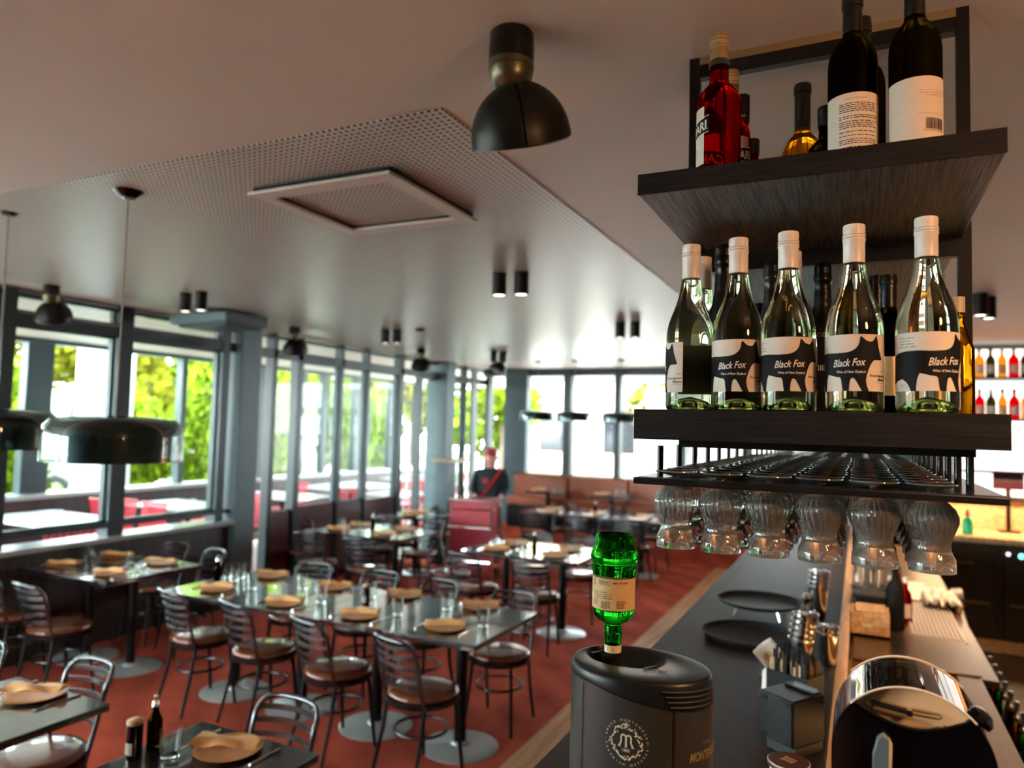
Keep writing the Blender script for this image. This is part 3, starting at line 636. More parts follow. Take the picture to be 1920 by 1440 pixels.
bw_.build('bowl', 'wineglass', gl, smooth=70)
for r_ in range(15):
    for c_ in range(6):
        if r_ == 0 and c_ == 0: continue
        nm = 'front row' if r_ == 0 else '%s row back' % ORD[r_]
        dup(gl, (GX[c_] + random.uniform(-.002, .002), 1.372 + 0.092 * r_ + random.uniform(-.004, .004), RZ), random.random() * 6, 'ribbed stemmed glass hanging bowl down, %s of the rack, %s from the left' % (nm, ORD[c_]))

# --- front row: pale wine bottles with the fox label
R0 = 0.0455
def bottle_body(prof, m, t, seg=56, name='bottle_body'): return MB().lathe(prof, seg).build(name, m, t, smooth=60)
WPROF = [(0.0, 0.024), (0.006, 0.0235), (0.016, 0.020), (0.026, 0.013), (0.034, 0.005), (0.0385, 0.0005), (0.042, 0.0012), (0.0448, 0.006), (R0, 0.012), (R0, 0.135), (0.0450, 0.147), (0.0425, 0.163), (0.0380, 0.178), (0.0325, 0.192), (0.0272, 0.206), (0.0232, 0.220), (0.0202, 0.235), (0.0180, 0.248), (0.0168, 0.258), (0.0155, 0.262), (0.0155, 0.316), (0.0, 0.316)]
DG = R0 * pi / 180
LB, LT = 0.0345, 0.1280
FOX = [(-125, 150), (-105, 130), (-85, 122), (-60, 120), (-35, 125), (-15, 122), (-8, 117), (-2, 108), (4, 92), (8, 72), (10, 50), (11, 22), (13, 12), (17, 24), (22, 40), (30, 50), (36, 47), (41, 28), (44, 12), (46, 8), (49, 40), (52, 90), (57, 135), (61, 168), (58, 172), (50, 173), (41, 173), (36, 185), (32, 205), (28, 235), (24, 275), (22, 310), (24, 350), (28, 384), (14, 384), (10, 358), (5, 325), (1, 302), (-3, 293), (-7, 305), (-9, 335), (-10, 384), (-22, 384), (-24, 340), (-25, 305), (-28, 290), (-38, 285), (-48, 276), (-57, 268), (-61, 300), (-63, 340), (-64, 384), (-74, 384), (-77, 355), (-83, 325), (-93, 302), (-108, 316), (-120, 334), (-126, 345)]
def yr(v): return LT - (LT - LB) * v / 384.0
wprof_me = None; winebt = None
def wine_bottle(label, loc, rz):
    t = thing('wine_bottle', label, 'bottle', loc, rz, 'fox label wine bottles on the hanging shelf')
    bottle_body(WPROF, 'winebottle', t)
    MB().lathe([(0.0, 0.0232), (0.015, 0.0202), (0.025, 0.0132), (0.033, 0.0052), (0.038, 0.0016), (0.0415, 0.0022), (0.040, 0.006), (0.033, 0.010), (0.022, 0.020), (0.0, 0.028)], 40).build('punt', 'punt', t)
    cp = [(0.0158, 0.2535), (0.0172, 0.2535), (0.0172, 0.292)]
    for z in (0.294, 0.2985, 0.303): cp += [(0.0183, z), (0.0183, z + 0.0014), (0.0168, z + 0.0022), (0.0168, z + 0.0036)]
    cp += [(0.0176, 0.309), (0.0176, 0.3185), (0.0168, 0.3205), (0.0, 0.3205)]
    MB().lathe(cp, 40).build('screw_cap', 'cap', t)
    lb = label_shell(R0, -126 * DG, 75 * DG, LB, LT).build('label', 'labelwhite', t)
    P = cylP(R0)
    wrap([([(a * DG, yr(b)) for a, b in FOX], [tuple(range(len(FOX)))])], P, 0.0008).build('fox_print', 'ink', lb, smooth=0)
    sh_ = [text_at('Black Fox', -42 * DG, yr(222), w=64 * DG, h=0.0125, slope=0.05, shear=0.35, bold=0.012), text_at('Wine of New Zealand', -35 * DG, yr(262), w=56 * DG, h=0.0042, bold=0.01)]
    wrap(sh_, P, 0.0011).build('white_lettering', 'white', lb, smooth=0)
    bl = [text_at('Sauvignon', 30 * DG, yr(290), w=43 * DG, h=0.0048, bold=0.02), text_at('Blanc', 49 * DG, yr(314), w=24 * DG, h=0.0046, bold=0.02)]
    wrap(bl, P, 0.0008).build('variety_lettering', 'ink', lb, smooth=0)
    g2 = [text_at('2023', 58 * DG, yr(252), w=15 * DG, h=0.0030), text_at('Marlborough', 44 * DG, yr(332), w=29 * DG, h=0.0030), text_at('750mL', -99 * DG, yr(348), w=14 * DG, h=0.0030), text_at('13.0% ALC/VOL', -99 * DG, yr(362), w=20 * DG, h=0.0022)]
    g2 += para(-100 * DG, yr(38), 46 * DG, 4, 0.0048, 0.0013, 5)
    wrap(g2, P, 0.0008).build('small_print', 'inkgrey', lb, smooth=0)
    return t
bw = [((-0.2935, 1.394), -80, 'leftmost fox label wine bottle, turned so only the fox head shows'), ((-0.2025, 1.374), 5, 'second fox label wine bottle from the left on the lower shelf'),
      ((-0.1145, 1.360), 19, 'third fox label wine bottle from the left, in mid shelf'), ((-0.0085, 1.351), 0.5, 'fourth fox label wine bottle from the left, between gaps on both sides'),
      ((0.0985, 1.343), 40, 'rightmost fox label wine bottle beside the black shelf post')]
wb0 = None
for (x, y), rz, lb in bw:
    if wb0 is None: wb0 = wine_bottle(lb, (x, y, LZ), RD(rz))
    else: dup(wb0, (x, y, LZ), RD(rz), lb)
dup(wb0, (-0.292, 1.502, LZ), RD(150), 'white capped wine bottle behind the leftmost fox label bottle')
for x, y, rz in ((-0.13, 1.49, 200),): dup(wb0, (x + 0.01, y + .02, LZ), RD(rz), 'white capped wine bottle hidden behind the third fox label bottle')

def sparkling(label, x, y, rz=0.0):
    t = thing('sparkling_bottle', label, 'bottle', (x, y, LZ), rz, 'black foiled bottles behind the wine row')
    bottle_body([(0, 0.02), (0.03, 0.004), (0.036, 0.0), (0.045, 0.004), (0.047, 0.012), (0.047, 0.15), (0.043, 0.175), (0.033, 0.20), (0.023, 0.225), (0.018, 0.25), (0, 0.25)], 'ink', t, 40)
    MB().lathe([(0.0355, 0.196), (0.0245, 0.223), (0.0192, 0.25), (0.0180, 0.285), (0.0172, 0.30), (0.0195, 0.302), (0.0200, 0.310), (0.0188, 0.316), (0.0178, 0.322), (0.0182, 0.332), (0.0165, 0.342), (0.010, 0.346), (0, 0.347)], 40, fr=lambda a, z: 1 + 0.02 * sin(9 * a + 60 * z) + 0.012 * sin(17 * a)).build('foil', 'foil', t, smooth=60)
    lb = label_shell(0.047, -0.04, 0.04, 0.05, 0.115).build('label', 'ink', t)
    wrap([rect(-0.022 + 0.004 * k, -0.0205 + 0.004 * k, 0.10, 0.112) for k in range(11)], cylP(0.047), 0.0008).build('label_stripes', 'white', lb, smooth=0)
    wrap([text_at('T.C.D.', -0.014, 0.175, w=0.028, h=0.008, shear=0.4)], cylP(0.043), 0.0012).build('lettering', 'inkgrey', t, smooth=0)
    return t
sparkling('black foil topped bottle between first and second fox label bottles', -0.250, 1.506)
sparkling('black foil topped bottle between second and third fox label bottles', -0.176, 1.69)
sparkling('black foil topped bottle behind the third fox label bottle', -0.140, 1.77)
sparkling('black foil topped bottle in the gap before the fourth fox label bottle', -0.0745, 1.745, -0.1)
def dark_wine(label, x, y, z, hh=0.31, lm='kraft', name='dark_wine_bottle', rz=0):
    t = thing(name, label, 'bottle', (x, y, z), rz)
    bottle_body([(0, 0.015), (0.03, 0.003), (0.035, 0.0), (0.0395, 0.005), (0.040, 0.012), (0.040, hh * .58), (0.0385, hh * .63), (0.033, hh * .67), (0.022, hh * .70), (0.0165, hh * .73), (0.0150, hh * .78), (0.0150, hh * .99), (0, hh * .99)], 'darkbottle', t, 48)
    MB().lathe([(0.0158, hh * .77), (0.0162, hh * .80), (0.0158, hh * .93), (0.0175, hh * .935), (0.0175, hh * .96), (0.016, hh), (0, hh)], 32).build('capsule', 'foil', t)
    if lm: label_shell(0.040, -0.045, 0.045, 0.045, 0.125).build('label', lm, t)
    return t
dark_wine('slim dark bottle with black cap behind second fox label bottle', -0.232, 1.92, LZ, 0.29, None)
cw = dark_wine('dark wine bottle with a plain cream label between the fourth and fifth fox bottles', 0.055, 1.70, LZ, 0.30, 'khakilight')
wrap([text_at('//', -0.030, 0.10, w=0.012, h=0.012, shear=0.6), text_at('estate wine', -0.036, 0.078, w=0.03, h=0.003)], cylP(0.040), 0.0009).build('lettering', 'ink', cw, smooth=0)
dark_wine('dark wine bottle with black neck just left of the cream labelled one', 0.035, 1.80, LZ, 0.32, None)
am = thing('amber_bottle', 'amber bottle with gold cap beside the shelf post at the right end', 'bottle', (0.168, 1.60, LZ))
MB().lathe([(0, 0), (0.026, 0), (0.028, 0.006), (0.028, 0.13), (0.018, 0.16), (0.011, 0.18), (0.011, 0.20), (0, 0.20)], 24).build('body', 'amber', am)
MB().lathe([(0, 0.2), (0.013, 0.2), (0.013, 0.23), (0, 0.23)], 20).build('cap', 'gold', am)

# --- upper shelf: red liqueur and dark wine bottles
CPROF = [(0, 0.004), (0.034, 0.0), (0.0405, 0.003), (0.042, 0.010), (0.042, 0.155), (0.0405, 0.170), (0.035, 0.185), (0.026, 0.196), (0.0195, 0.203), (0.0180, 0.212), (0.0176, 0.2375), (0, 0.2375)]
def red_liqueur(label, x, y, rz, lettering=True):
    t = thing('red_liqueur_bottle', label, 'bottle', (x, y, UZ), rz, 'red liqueur bottles on the upper shelf')
    bottle_body(CPROF, 'red', t)
    MB().lathe([(0.0175, 0.2375), (0.0195, 0.2385), (0.020, 0.244), (0.0175, 0.249), (0.0165, 0.252), (0, 0.252)], 40).build('neck_ring', 'clearneck', t)
    c = MB().lathe([(0.0168, 0.250), (0.0178, 0.2505), (0.0182, 0.303), (0.0172, 0.3055), (0, 0.3058)], 40).build('screw_cap', 'khaki', t)
    rg = MB()
    for z in (0.275, 0.2805, 0.2835, 0.286, 0.2925): rg.lathe([(0.0180, z), (0.0187, z + 0.0004), (0.0187, z + 0.0011), (0.0180, z + 0.0016)], 40)
    rg.build('cap_ridges', 'khakilight', c)
    P = cylP(0.0180)
    cr_ = []
    for k in range(14):
        a = 2 * pi * k / 14; cr_.append(([(0.0052 * cos(a) + dx, 0.2598 + 0.0052 * sin(a) + dy) for dx, dy in ((-.0006, -.0006), (.0006, -.0006), (.0006, .0006), (-.0006, .0006))], [(0, 1, 2, 3)]))
    wrap([text_at('CAMPARI', -0.012, 0.2665, w=0.024, h=0.0042, bold=0.02), text_at('C', -0.002, 0.2578, w=0.004, h=0.004, bold=.02)] + cr_, P, 0.0006).build('cap_lettering', 'ink', c, smooth=0)
    P2 = cylP(0.042)
    lb = label_shell(0.042, -0.035, 0.035, 0.035, 0.148).build('label', 'labelwhite', t)
    bd = wrap([([(-0.046, 0.083), (0.046, 0.098), (0.046, 0.126), (-0.046, 0.111)], [(0, 1, 2, 3)])], P2, 0.0010).build('name_band', 'ink', lb, smooth=0)
    wrap([text_at('CAMPARI', -0.043, 0.0875, w=0.084, h=0.019, slope=0.163, bold=0.03), text_at('.', 0.0425, 0.1015, w=0.0018, h=0.0018)], P2, 0.0013).build('band_lettering', 'white', lb, smooth=0)
    wrap([([(-0.046, z), (0.046, z + 0.015), (0.046, z + 0.0165), (-0.046, z + 0.0015)], [(0, 1, 2, 3)]) for z in (0.0805, 0.1125)], P2, 0.0010).build('band_lines', 'white', lb, smooth=0)
    wrap(para(-0.028, 0.068, 0.056, 3, 0.006, 0.0015, 3), P2, 0.0008).build('small_print', 'inkgrey', lb, smooth=0)
    return t
red_liqueur('large red liqueur bottle at the front left of the upper shelf', -0.249, 1.42, RD(-78))
red_liqueur('second red liqueur bottle just behind the large front one', -0.253, 1.585, RD(20))
def small_b(label, x, y, h, m, cm, lm=None, name='small_bottle'):
    t = thing(name, label, 'bottle', (x, y, UZ))
    bottle_body([(0, 0.003), (0.032, 0), (0.036, 0.004), (0.036, h * .50), (0.033, h * .57), (0.022, h * .63), (0.0155, h * .66), (0.0145, h * .72), (0.0145, h * .8), (0, h * .8)], m, t, 40)
    MB().lathe([(0, h * .79), (0.0165, h * .79), (0.017, h * .98), (0.016, h), (0, h)], 28).build('cap', cm, t)
    return t
b1 = small_b('red bottle with tall black cap behind the red liqueur bottles', -0.2435, 1.69, 0.295, 'red', 'foil')
wrap([text_at('APERO', -0.01, 0.240, w=0.02, h=0.005, bold=0.02)], cylP(0.017), 0.0008).build('cap_lettering', 'khakilight', b1, smooth=0)
small_b('low red bottle with black cap, right of the red liqueur bottles', -0.213, 1.62, 0.160, 'red', 'foil')
t = thing('small_wine_bottle', 'small yellow wine bottle with black capsule in the middle of the upper shelf', 'bottle', (-0.112, 1.66, UZ))
bottle_body([(0, .003), (0.04, 0), (0.044, 0.005), (0.044, 0.11), (0.041, 0.135), (0.031, 0.158), (0.019, 0.172), (0.0155, 0.18), (0.0150, 0.26), (0, 0.26)], 'amber', t)
MB().lathe([(0.0158, 0.184), (0.0165, 0.19), (0.0165, 0.262), (0.0185, 0.264), (0.0185, 0.278), (0.017, 0.284), (0, 0.285)], 32).build('capsule', 'foil', t)
def bordeaux(label, x, y, rz, kind):
    t = thing('red_wine_bottle', label, 'bottle', (x, y, UZ), rz, 'tall dark wine bottles on the upper shelf')
    hh = 0.328
    bottle_body([(0, 0.018), (0.03, 0.004), (0.036, 0.0), (0.0405, 0.004), (0.0415, 0.012), (0.0415, 0.188), (0.0400, 0.205), (0.035, 0.221), (0.026, 0.234), (0.0185, 0.243), (0.0163, 0.252), (0.0155, 0.268), (0.0155, hh * .99), (0, hh * .99)], 'darkbottle', t)
    MB().lathe([(0.0165, 0.249), (0.0168, 0.256), (0.0163, 0.298), (0.0182, 0.300), (0.0185, 0.312), (0.0172, hh), (0, hh + .001)], 32).build('capsule', 'foil', t)
    P = cylP(0.0415)
    if kind is None: return t
    lb = label_shell(0.0415, -0.058, 0.058, 0.008, 0.128 if kind == 2 else 0.125).build('label', 'labelwhite', t)
    if kind == 1:
        wrap([text_at('HOW TO USE TASTY', -0.014, 0.113, w=0.036, h=0.0028)], P, 0.0008).build('heading', 'inkred', lb, smooth=0)
        sp_ = []
        for i, (y0, n) in enumerate(((0.105, 5), (0.082, 2), (0.0725, 4), (0.054, 1), (0.047, 1), (0.040, 3), (0.026, 2))):
            sp_ += para(-0.024, y0, 0.072, n, 0.0036, 0.0014, i + 3, 0.12)
        wrap(sp_, P, 0.0008).build('small_print', 'ink', lb, smooth=0)
    else:
        wrap([text_at('FOR PRODUCT INFORMATION', 0.004, 0.098, w=0.047, h=0.0022), text_at('SCAN OUR CODE', 0.013, 0.0935, w=0.029, h=0.0022)], P, 0.0008).build('heading', 'inkred', lb, smooth=0)
        R_ = random.Random(4); bars = []; x_ = 0.012
        while x_ < 0.045:
            w2 = R_.choice((0.0004, 0.0007, 0.0011)); bars.append(rect(x_, x_ + w2, 0.037, 0.056)); x_ += w2 + R_.choice((0.0005, 0.0008))
        wrap(bars + [rect(0.0, 0.054, 0.1035, 0.1038), rect(0.0, 0.054, 0.0635, 0.0638), text_at('9 421903 030126', 0.009, 0.0335, w=0.037, h=0.0022)], P, 0.0008).build('barcode', 'ink', lb, smooth=0)
    return t
bordeaux('tall dark wine bottle with instruction label, left of the front pair on the upper shelf', -0.011, 1.415, 0.05, 1)
bordeaux('tall dark wine bottle with barcode label, right of the front pair on the upper shelf', 0.0875, 1.400, 0.02, 2)
bordeaux('tall dark wine bottle without visible label behind the instruction labelled one', 0.004, 1.515, 0.0, None)
t = small_b('dark olive bottle tucked behind the instruction labelled wine bottle', -0.062, 1.60, 0.20, 'darkbottle', 'foil')
tr = thing('red_dish', 'shallow red plastic dish behind the right wine bottle on the upper shelf', 'dish', (0.120, 1.60, UZ))
MB().lathe([(0, 0), (0.066, 0), (0.070, 0.004), (0.071, 0.040), (0.068, 0.044), (0.066, 0.040), (0.064, 0.005), (0, 0.004)], 40).build('bowl', 'reddish', tr)
MB().lathe([(0.0715, 0.030), (0.0735, 0.032), (0.0735, 0.038), (0.0715, 0.040)], 40).build('rim', 'reddish', tr)

# ------------------------------------------------------------------ liqueur chiller with the upturned green bottle
TH = -0.105
def ellP(cx, cy, a, b, th, t0):
    tab = [(0.0, t0)]; t = t0; s = 0.0; d = 0.004
    fwd = []; s = 0; t = t0
    def pt(t):
        u = a * cos(t); w = b * sin(t); return cx + u * cos(th) - w * sin(th), cy + u * sin(th) + w * cos(th)
    def at(s):
        t = t0; acc = 0.0; st = 0.01 if s >= 0 else -0.01
        p = pt(t)
        while abs(acc) < abs(s):
            q = pt(t + st); dl = math.hypot(q[0] - p[0], q[1] - p[1])
            if abs(acc) + dl > abs(s): st *= (abs(s) - abs(acc)) / dl; q = pt(t + st); acc = s; t += st; break
            acc += dl if s >= 0 else -dl; t += st; p = q
        x, y = pt(t); nx = cos(t) / a; ny = sin(t) / b; n = math.hypot(nx, ny); nx /= n; ny /= n
        return x, y, nx * cos(th) - ny * sin(th), nx * sin(th) + ny * cos(th)
    return at
mc = thing('drink_chiller', 'graphite oval drink chiller with cream wreath emblem standing on the dark counter', 'chiller')
EX, EY, EA, EB = -0.34, 1.242, 0.120, 0.093
def ell_ring(sc, zf, n=64, cx=EX, cy=EY):
    out = []
    for k in range(n):
        t = 2 * pi * k / n; u = EA * sc * cos(t); w = EB * sc * sin(t)
        x = cx + u * cos(TH) - w * sin(TH); y = cy + u * sin(TH) + w * cos(TH); out.append((x, y, zf(x, y) if callable(zf) else zf))
    return out
def loft(rings, cap0=True, cap1=True):
    mb = MB(); n = len(rings[0]); v = [p for r in rings for p in r]; f = []
    for i in range(len(rings) - 1):
        for k in range(n): f.append((i * n + k, i * n + (k + 1) % n, (i + 1) * n + (k + 1) % n, (i + 1) * n + k))
    if cap0: f.append(tuple(reversed(range(n))))
    if cap1: f.append(tuple(range((len(rings) - 1) * n, len(rings) * n)))
    return mb.add(v, f)
TZ = H - 0.40
skirt = lambda x, y: TZ - 0.020 - 0.024 * max(0.0, min(1.0, (x - EX + 0.06) / 0.16))
loft([ell_ring(.80, CZ), ell_ring(.82, CZ + 0.02), ell_ring(.90, CZ + 0.16), ell_ring(1.0, CZ + 0.30), ell_ring(1.025, TZ - 0.2), ell_ring(1.02, lambda x, y: skirt(x, y) - 0.001)]).build('body', 'machine', mc, smooth=40)
# cap: rim, flat top and a sunken well for the bottle
wx, wy = -0.372, 1.262
def wring(r, z):
    out = []
    for k in range(64):
        t = 2 * pi * k / 64; x = wx + r * 1.12 * cos(t) * cos(TH) - r * .86 * sin(t) * sin(TH); y = wy + r * 1.12 * cos(t) * sin(TH) + r * .86 * sin(t) * cos(TH)
        out.append((x, y, z))
    return out
loft([ell_ring(1.03, skirt), ell_ring(1.035, lambda x, y: skirt(x, y) + 0.004), ell_ring(1.01, TZ - 0.006), ell_ring(0.985, TZ - 0.001), ell_ring(0.95, TZ), wring(0.066, TZ - 0.0005), wring(0.058, TZ - 0.006), wring(0.046, TZ - 0.024), wring(0.030, TZ - 0.034)], cap0=False).build('cap', 'plasticblk', mc, smooth=50)
PE = ellP(EX, EY, EA * 1.02, EB * 1.02, TH, RD(277))
wv_ = MB()
for i in range(4):
    z = TZ - 0.012 - i * 0.0078
    Pv = ellP(EX, EY, EA * (1.022 + .004 * i), EB * (1.022 + .004 * i), TH, RD(322))
    ps = [Pv(-0.035 + 0.005 * k + 0.004 * i) for k in range(19 - i)]
    wv_.tube([(p[0] + p[2] * .002, p[1] + p[3] * .002, z - 0.00008 * k) for k, p in enumerate(ps)], 0.0016, 6)
vn = wv_.build('vent_ribs', 'rubber', mc)
seam = MB()
for t0, z1 in ((236, TZ - 0.024), (313, TZ - 0.040)):
    x, y, nx, ny = ellP(EX, EY, EA * 1.026, EB * 1.026, TH, RD(t0))(0)
    seam.add([(x - ny * .0009 * (3 if t0 > 300 else 1) + nx * .0004, y + nx * .0009 * (3 if t0 > 300 else 1) + ny * .0004, CZ + 0.3), (x + ny * .0009 + nx * .0004, y - nx * .0009 + ny * .0004, CZ + 0.3), (x + ny * .0009 + nx * .0004, y - nx * .0009 + ny * .0004, z1), (x - ny * .0009 * (3 if t0 > 300 else 1) + nx * .0004, y + nx * .0009 * (3 if t0 > 300 else 1) + ny * .0004, z1)], [(0, 1, 2, 3)])
seam.build('body_seam', 'ink', mc, smooth=0)
sl = MB()
for (x, y, a) in ((-0.425, 1.262, 1.0), (-0.318, 1.228, 0.9)):
    mx = Matrix.Translation((x, y, TZ - 0.0015)) @ Matrix.Rotation(a, 4, 'Z')
    sl.box(-0.014, 0.014, -0.0035, 0.0035, 0, 0.0022, mx)
sl.build('grip_slot', 'blackgloss', mc, bevel=0.001)
MB().box(-0.006, 0.006, -0.0045, 0.0045, 0, 0.0012, Matrix.Translation((-0.297, 1.222, TZ)) @ Matrix.Rotation(TH, 4, 'Z')).build('rating_sticker', 'inkgrey', mc)
# emblem: ring of letters, wreath, M and date
ez = H - 0.497; em = []
ring_txt = 'AMARO MONTENEGRO'; rr = 0.0345
def ring_text(s, a0, a1, rr, h, inward=False):
    n = len(s)
    for i, ch in enumerate(s):
        if ch == ' ': continue
        a = a0 + (a1 - a0) * i / (n - 1)
        v, f, asp = text2d(ch); w = min(h * asp, h * 1.2)
        o = []
        for p, q in v:
            lx = (p - .5) * w; ly = (q - .5) * h
            if inward: o.append((rr * cos(a) + lx * -sin(a + pi) + ly * cos(a + pi), rr * sin(a) + lx * cos(a + pi) + ly * sin(a + pi)))
            else: o.append((rr * cos(a) + lx * sin(a) + ly * cos(a), rr * sin(a) - lx * cos(a) + ly * sin(a)))
        em.append(([(x, y + ez) for x, y in o], f))
ring_text(ring_txt, RD(168), RD(8), rr, 0.0036)
ring_text('PRAEMIUM NATURAE', RD(192), RD(348), rr, 0.0036, True)
for a in (180, 0): em.append(([(rr * cos(RD(a)) + .0006 * cos(k), ez + .0006 * sin(k)) for k in (0, 1.57, 3.14, 4.71)], [(0, 1, 2, 3)]))
Rw = random.Random(12)
for k in range(74):
    a = 2 * pi * k / 74 + Rw.uniform(-.05, .05); r = Rw.uniform(0.0195, 0.0285)
    if k % 2: r = Rw.uniform(0.021, 0.027)
    L_ = Rw.uniform(0.0018, 0.0034); W_ = L_ * Rw.uniform(.3, .5); d = a + pi / 2 + Rw.uniform(-1.0, 1.0)
    pts = [(-L_, 0), (-L_ * .4, W_), (L_ * .4, W_ * .9), (L_, 0), (L_ * .4, -W_ * .9), (-L_ * .4, -W_)]
    em.append(([(r * cos(a) + x * cos(d) - y * sin(d), ez + r * sin(a) + x * sin(d) + y * cos(d)) for x, y in pts], [tuple(range(6))]))
for k in range(5):
    a = pi / 2 + 2 * pi * k / 5; cx_, cz_ = 0.0, ez + 0.0275
    em.append(([(cx_ + .0052 * cos(a), cz_ + .0052 * sin(a)), (cx_ + .0024 * cos(a + .5), cz_ + .0024 * sin(a + .5)), (cx_, cz_), (cx_ + .0024 * cos(a - .5), cz_ + .0024 * sin(a - .5))], [(0, 1, 2, 3)]))
# rounded M drawn as two arches with splayed legs
def strip(pts, w):
    out = []
    for i, (x, y) in enumerate(pts):
        x0, y0 = pts[max(i - 1, 0)]; x1, y1 = pts[min(i + 1, len(pts) - 1)]; d = math.hypot(x1 - x0, y1 - y0); out.append((x, y, -(y1 - y0) / d, (x1 - x0) / d))
    v = [(x + nx * w, y + ny * w) for x, y, nx, ny in out] + [(x - nx * w, y - ny * w) for x, y, nx, ny in out]; n = len(pts)
    return v, [(i, i + 1, n + i + 1, n + i) for i in range(n - 1)]
def arch(cx, s):
    p = [(cx - .0040 * 1 - (.0030 if s < 0 else 0), -.0085)]
    p += [(cx - 0.0040, -.002)] + [(cx + .0040 * cos(a), .0055 + .0040 * sin(a)) for a in [pi - pi * k / 8 for k in range(9)]] + [(cx + .0040, -.002), (cx + .0040 + (.0030 if s > 0 else 0), -.0085)]
    return [(x, y + ez + 0.002) for x, y in p]
em.append(strip(arch(-0.0042, -1), 0.0013)); em.append(strip(arch(0.0042, 1), 0.0013))
em.append(rect(-.0135, -.0085, ez - .0075, ez - .0062)); em.append(rect(.0085, .0135, ez - .0075, ez - .0062)); em.append(rect(-.0018, .0018, ez - .0075, ez - .0062))
em.append(text_at('1885', -0.0062, ez - 0.0145, w=0.0124, h=0.0048, bold=0.01))
PE2 = ellP(EX, EY, EA * 1.0255, EB * 1.0255, TH, RD(277))
wrap(em, PE2, 0.0007, 0.006).build('emblem', 'gold', mc, smooth=0)
PE3 = ellP(EX, EY, EA * 1.0255, EB * 1.0255, TH, RD(340))
wrap([text_at('MONTENEGRO', -0.022, H - 0.522, w=0.085, h=0.015, shear=0.3, bold=0.03), text_at('AMARO', 0.005, H - 0.498, w=0.02, h=0.004)], PE3, 0.0007, 0.004).build('side_lettering', 'khaki', mc, smooth=0)

gb = thing('green_bottle', 'green glass liqueur bottle upturned neck-down in the chiller well', 'bottle', (-0.396, 1.262, 0))
prof = [(0.0, 1.7455), (0.020, 1.7530), (0.0290, 1.7605), (0.0315, 1.7615), (0.0330, 1.758), (0.0350, 1.748), (0.0385, 1.735), (0.0415, 1.7270), (0.0424, 1.7215), (0.0410, 1.7165), (0.0385, 1.713), (0.0378, 1.709), (0.0385, 1.705), (0.0382, 1.70), (0.0362, 1.640), (0.0355, 1.626), (0.0335, 1.618), (0.0270, 1.611), (0.0180, 1.607), (0.0140, 1.604), (0.0142, 1.600), (0.0160, 1.594), (0.0160, 1.588), (0.0150, 1.580), (0.0138, 1.560), (0.0135, 1.553), (0, 1.553)]
MB().lathe(list(reversed(prof)), 64, fr=lambda a, z: 1 + (0.03 * max(0, (z - 1.70) / .06) * cos(6 * a) if z > 1.70 else 0)).build('glass', 'greenglass', gb, smooth=60)
lb = label_shell(0.0368, -0.062, 0.062, 1.634, 1.692, 0.0008).build('label', 'kraft', gb)
P = cylP(0.0368)
pr_ = para(-0.030, 1.664, 0.05, 4, 0.0034, 0.0009, 2) + para(-0.031, 1.650, 0.015, 5, 0.0022, 0.0009, 4) + para(-0.011, 1.648, 0.022, 6, 0.0022, 0.0010, 6) + para(0.016, 1.650, 0.018, 6, 0.0022, 0.0009, 8)
pr_ += [rect(-0.030 + 0.0009 * k, -0.0296 + 0.0009 * k, 1.674, 1.690) for k in range(6)] + [rect(-0.017, 0.006, 1.6845, 1.6850), rect(-0.017, 0.006, 1.6775, 1.6780), rect(-0.017, -0.0166, 1.6775, 1.685), rect(0.0056, 0.006, 1.6775, 1.685)]
pr_ += [text_at('MONTENEGRO', -0.016, 1.6805, w=0.018, h=0.0028, flip=True, bold=.02), text_at('BEVI RESPONSABILMENTE', -0.016, 1.6785, w=0.018, h=0.0014, flip=True), text_at('0036 AT 1988', 0.010, 1.6800, w=0.026, h=0.0036, flip=True)]
wrap(pr_, P, 0.0014).build('lettering', 'ink', lb, smooth=0)
wrap([rect(-0.031, 0.033, 1.6905, 1.6909), rect(-0.031, 0.033, 1.6365, 1.6369)], P, 0.0014).build('label_lines', 'gold', lb, smooth=0)
nb = label_shell(0.0142, -0.043, 0.043, 1.5555, 1.5685, 0.0006).build('neck_band', 'gold', gb)
wrap([([(0.0052 * cos(k * pi / 10) - .001, 1.562 + 0.0062 * sin(k * pi / 10)) for k in range(20)], [tuple(range(20))])], cylP(0.0142), 0.0016).build('neck_seal', 'kraft', nb, smooth=0)
MB().lathe([(0, 1.512), (0.012, 1.512), (0.0145, 1.518), (0.0145, 1.5530), (0, 1.5531)], 28).build('collar', 'plasticblk', gb)
sp = thing('tap_lever', 'small glossy black lever in the chiller well beside the bottle neck', 'lever', (-0.368, 1.252, TZ - 0.035))
MB().lathe([(0, 0), (0.008, 0), (0.008, 0.012), (0.004, 0.018), (0, 0.019)], 16).build('hub', 'blackgloss', sp); MB().tube([(0, 0, 0.014), (0.008, -0.004, 0.018), (0.018, -0.008, 0.014)], [0.004, 0.0035, 0.002], 8).build('handle', 'blackgloss', sp)

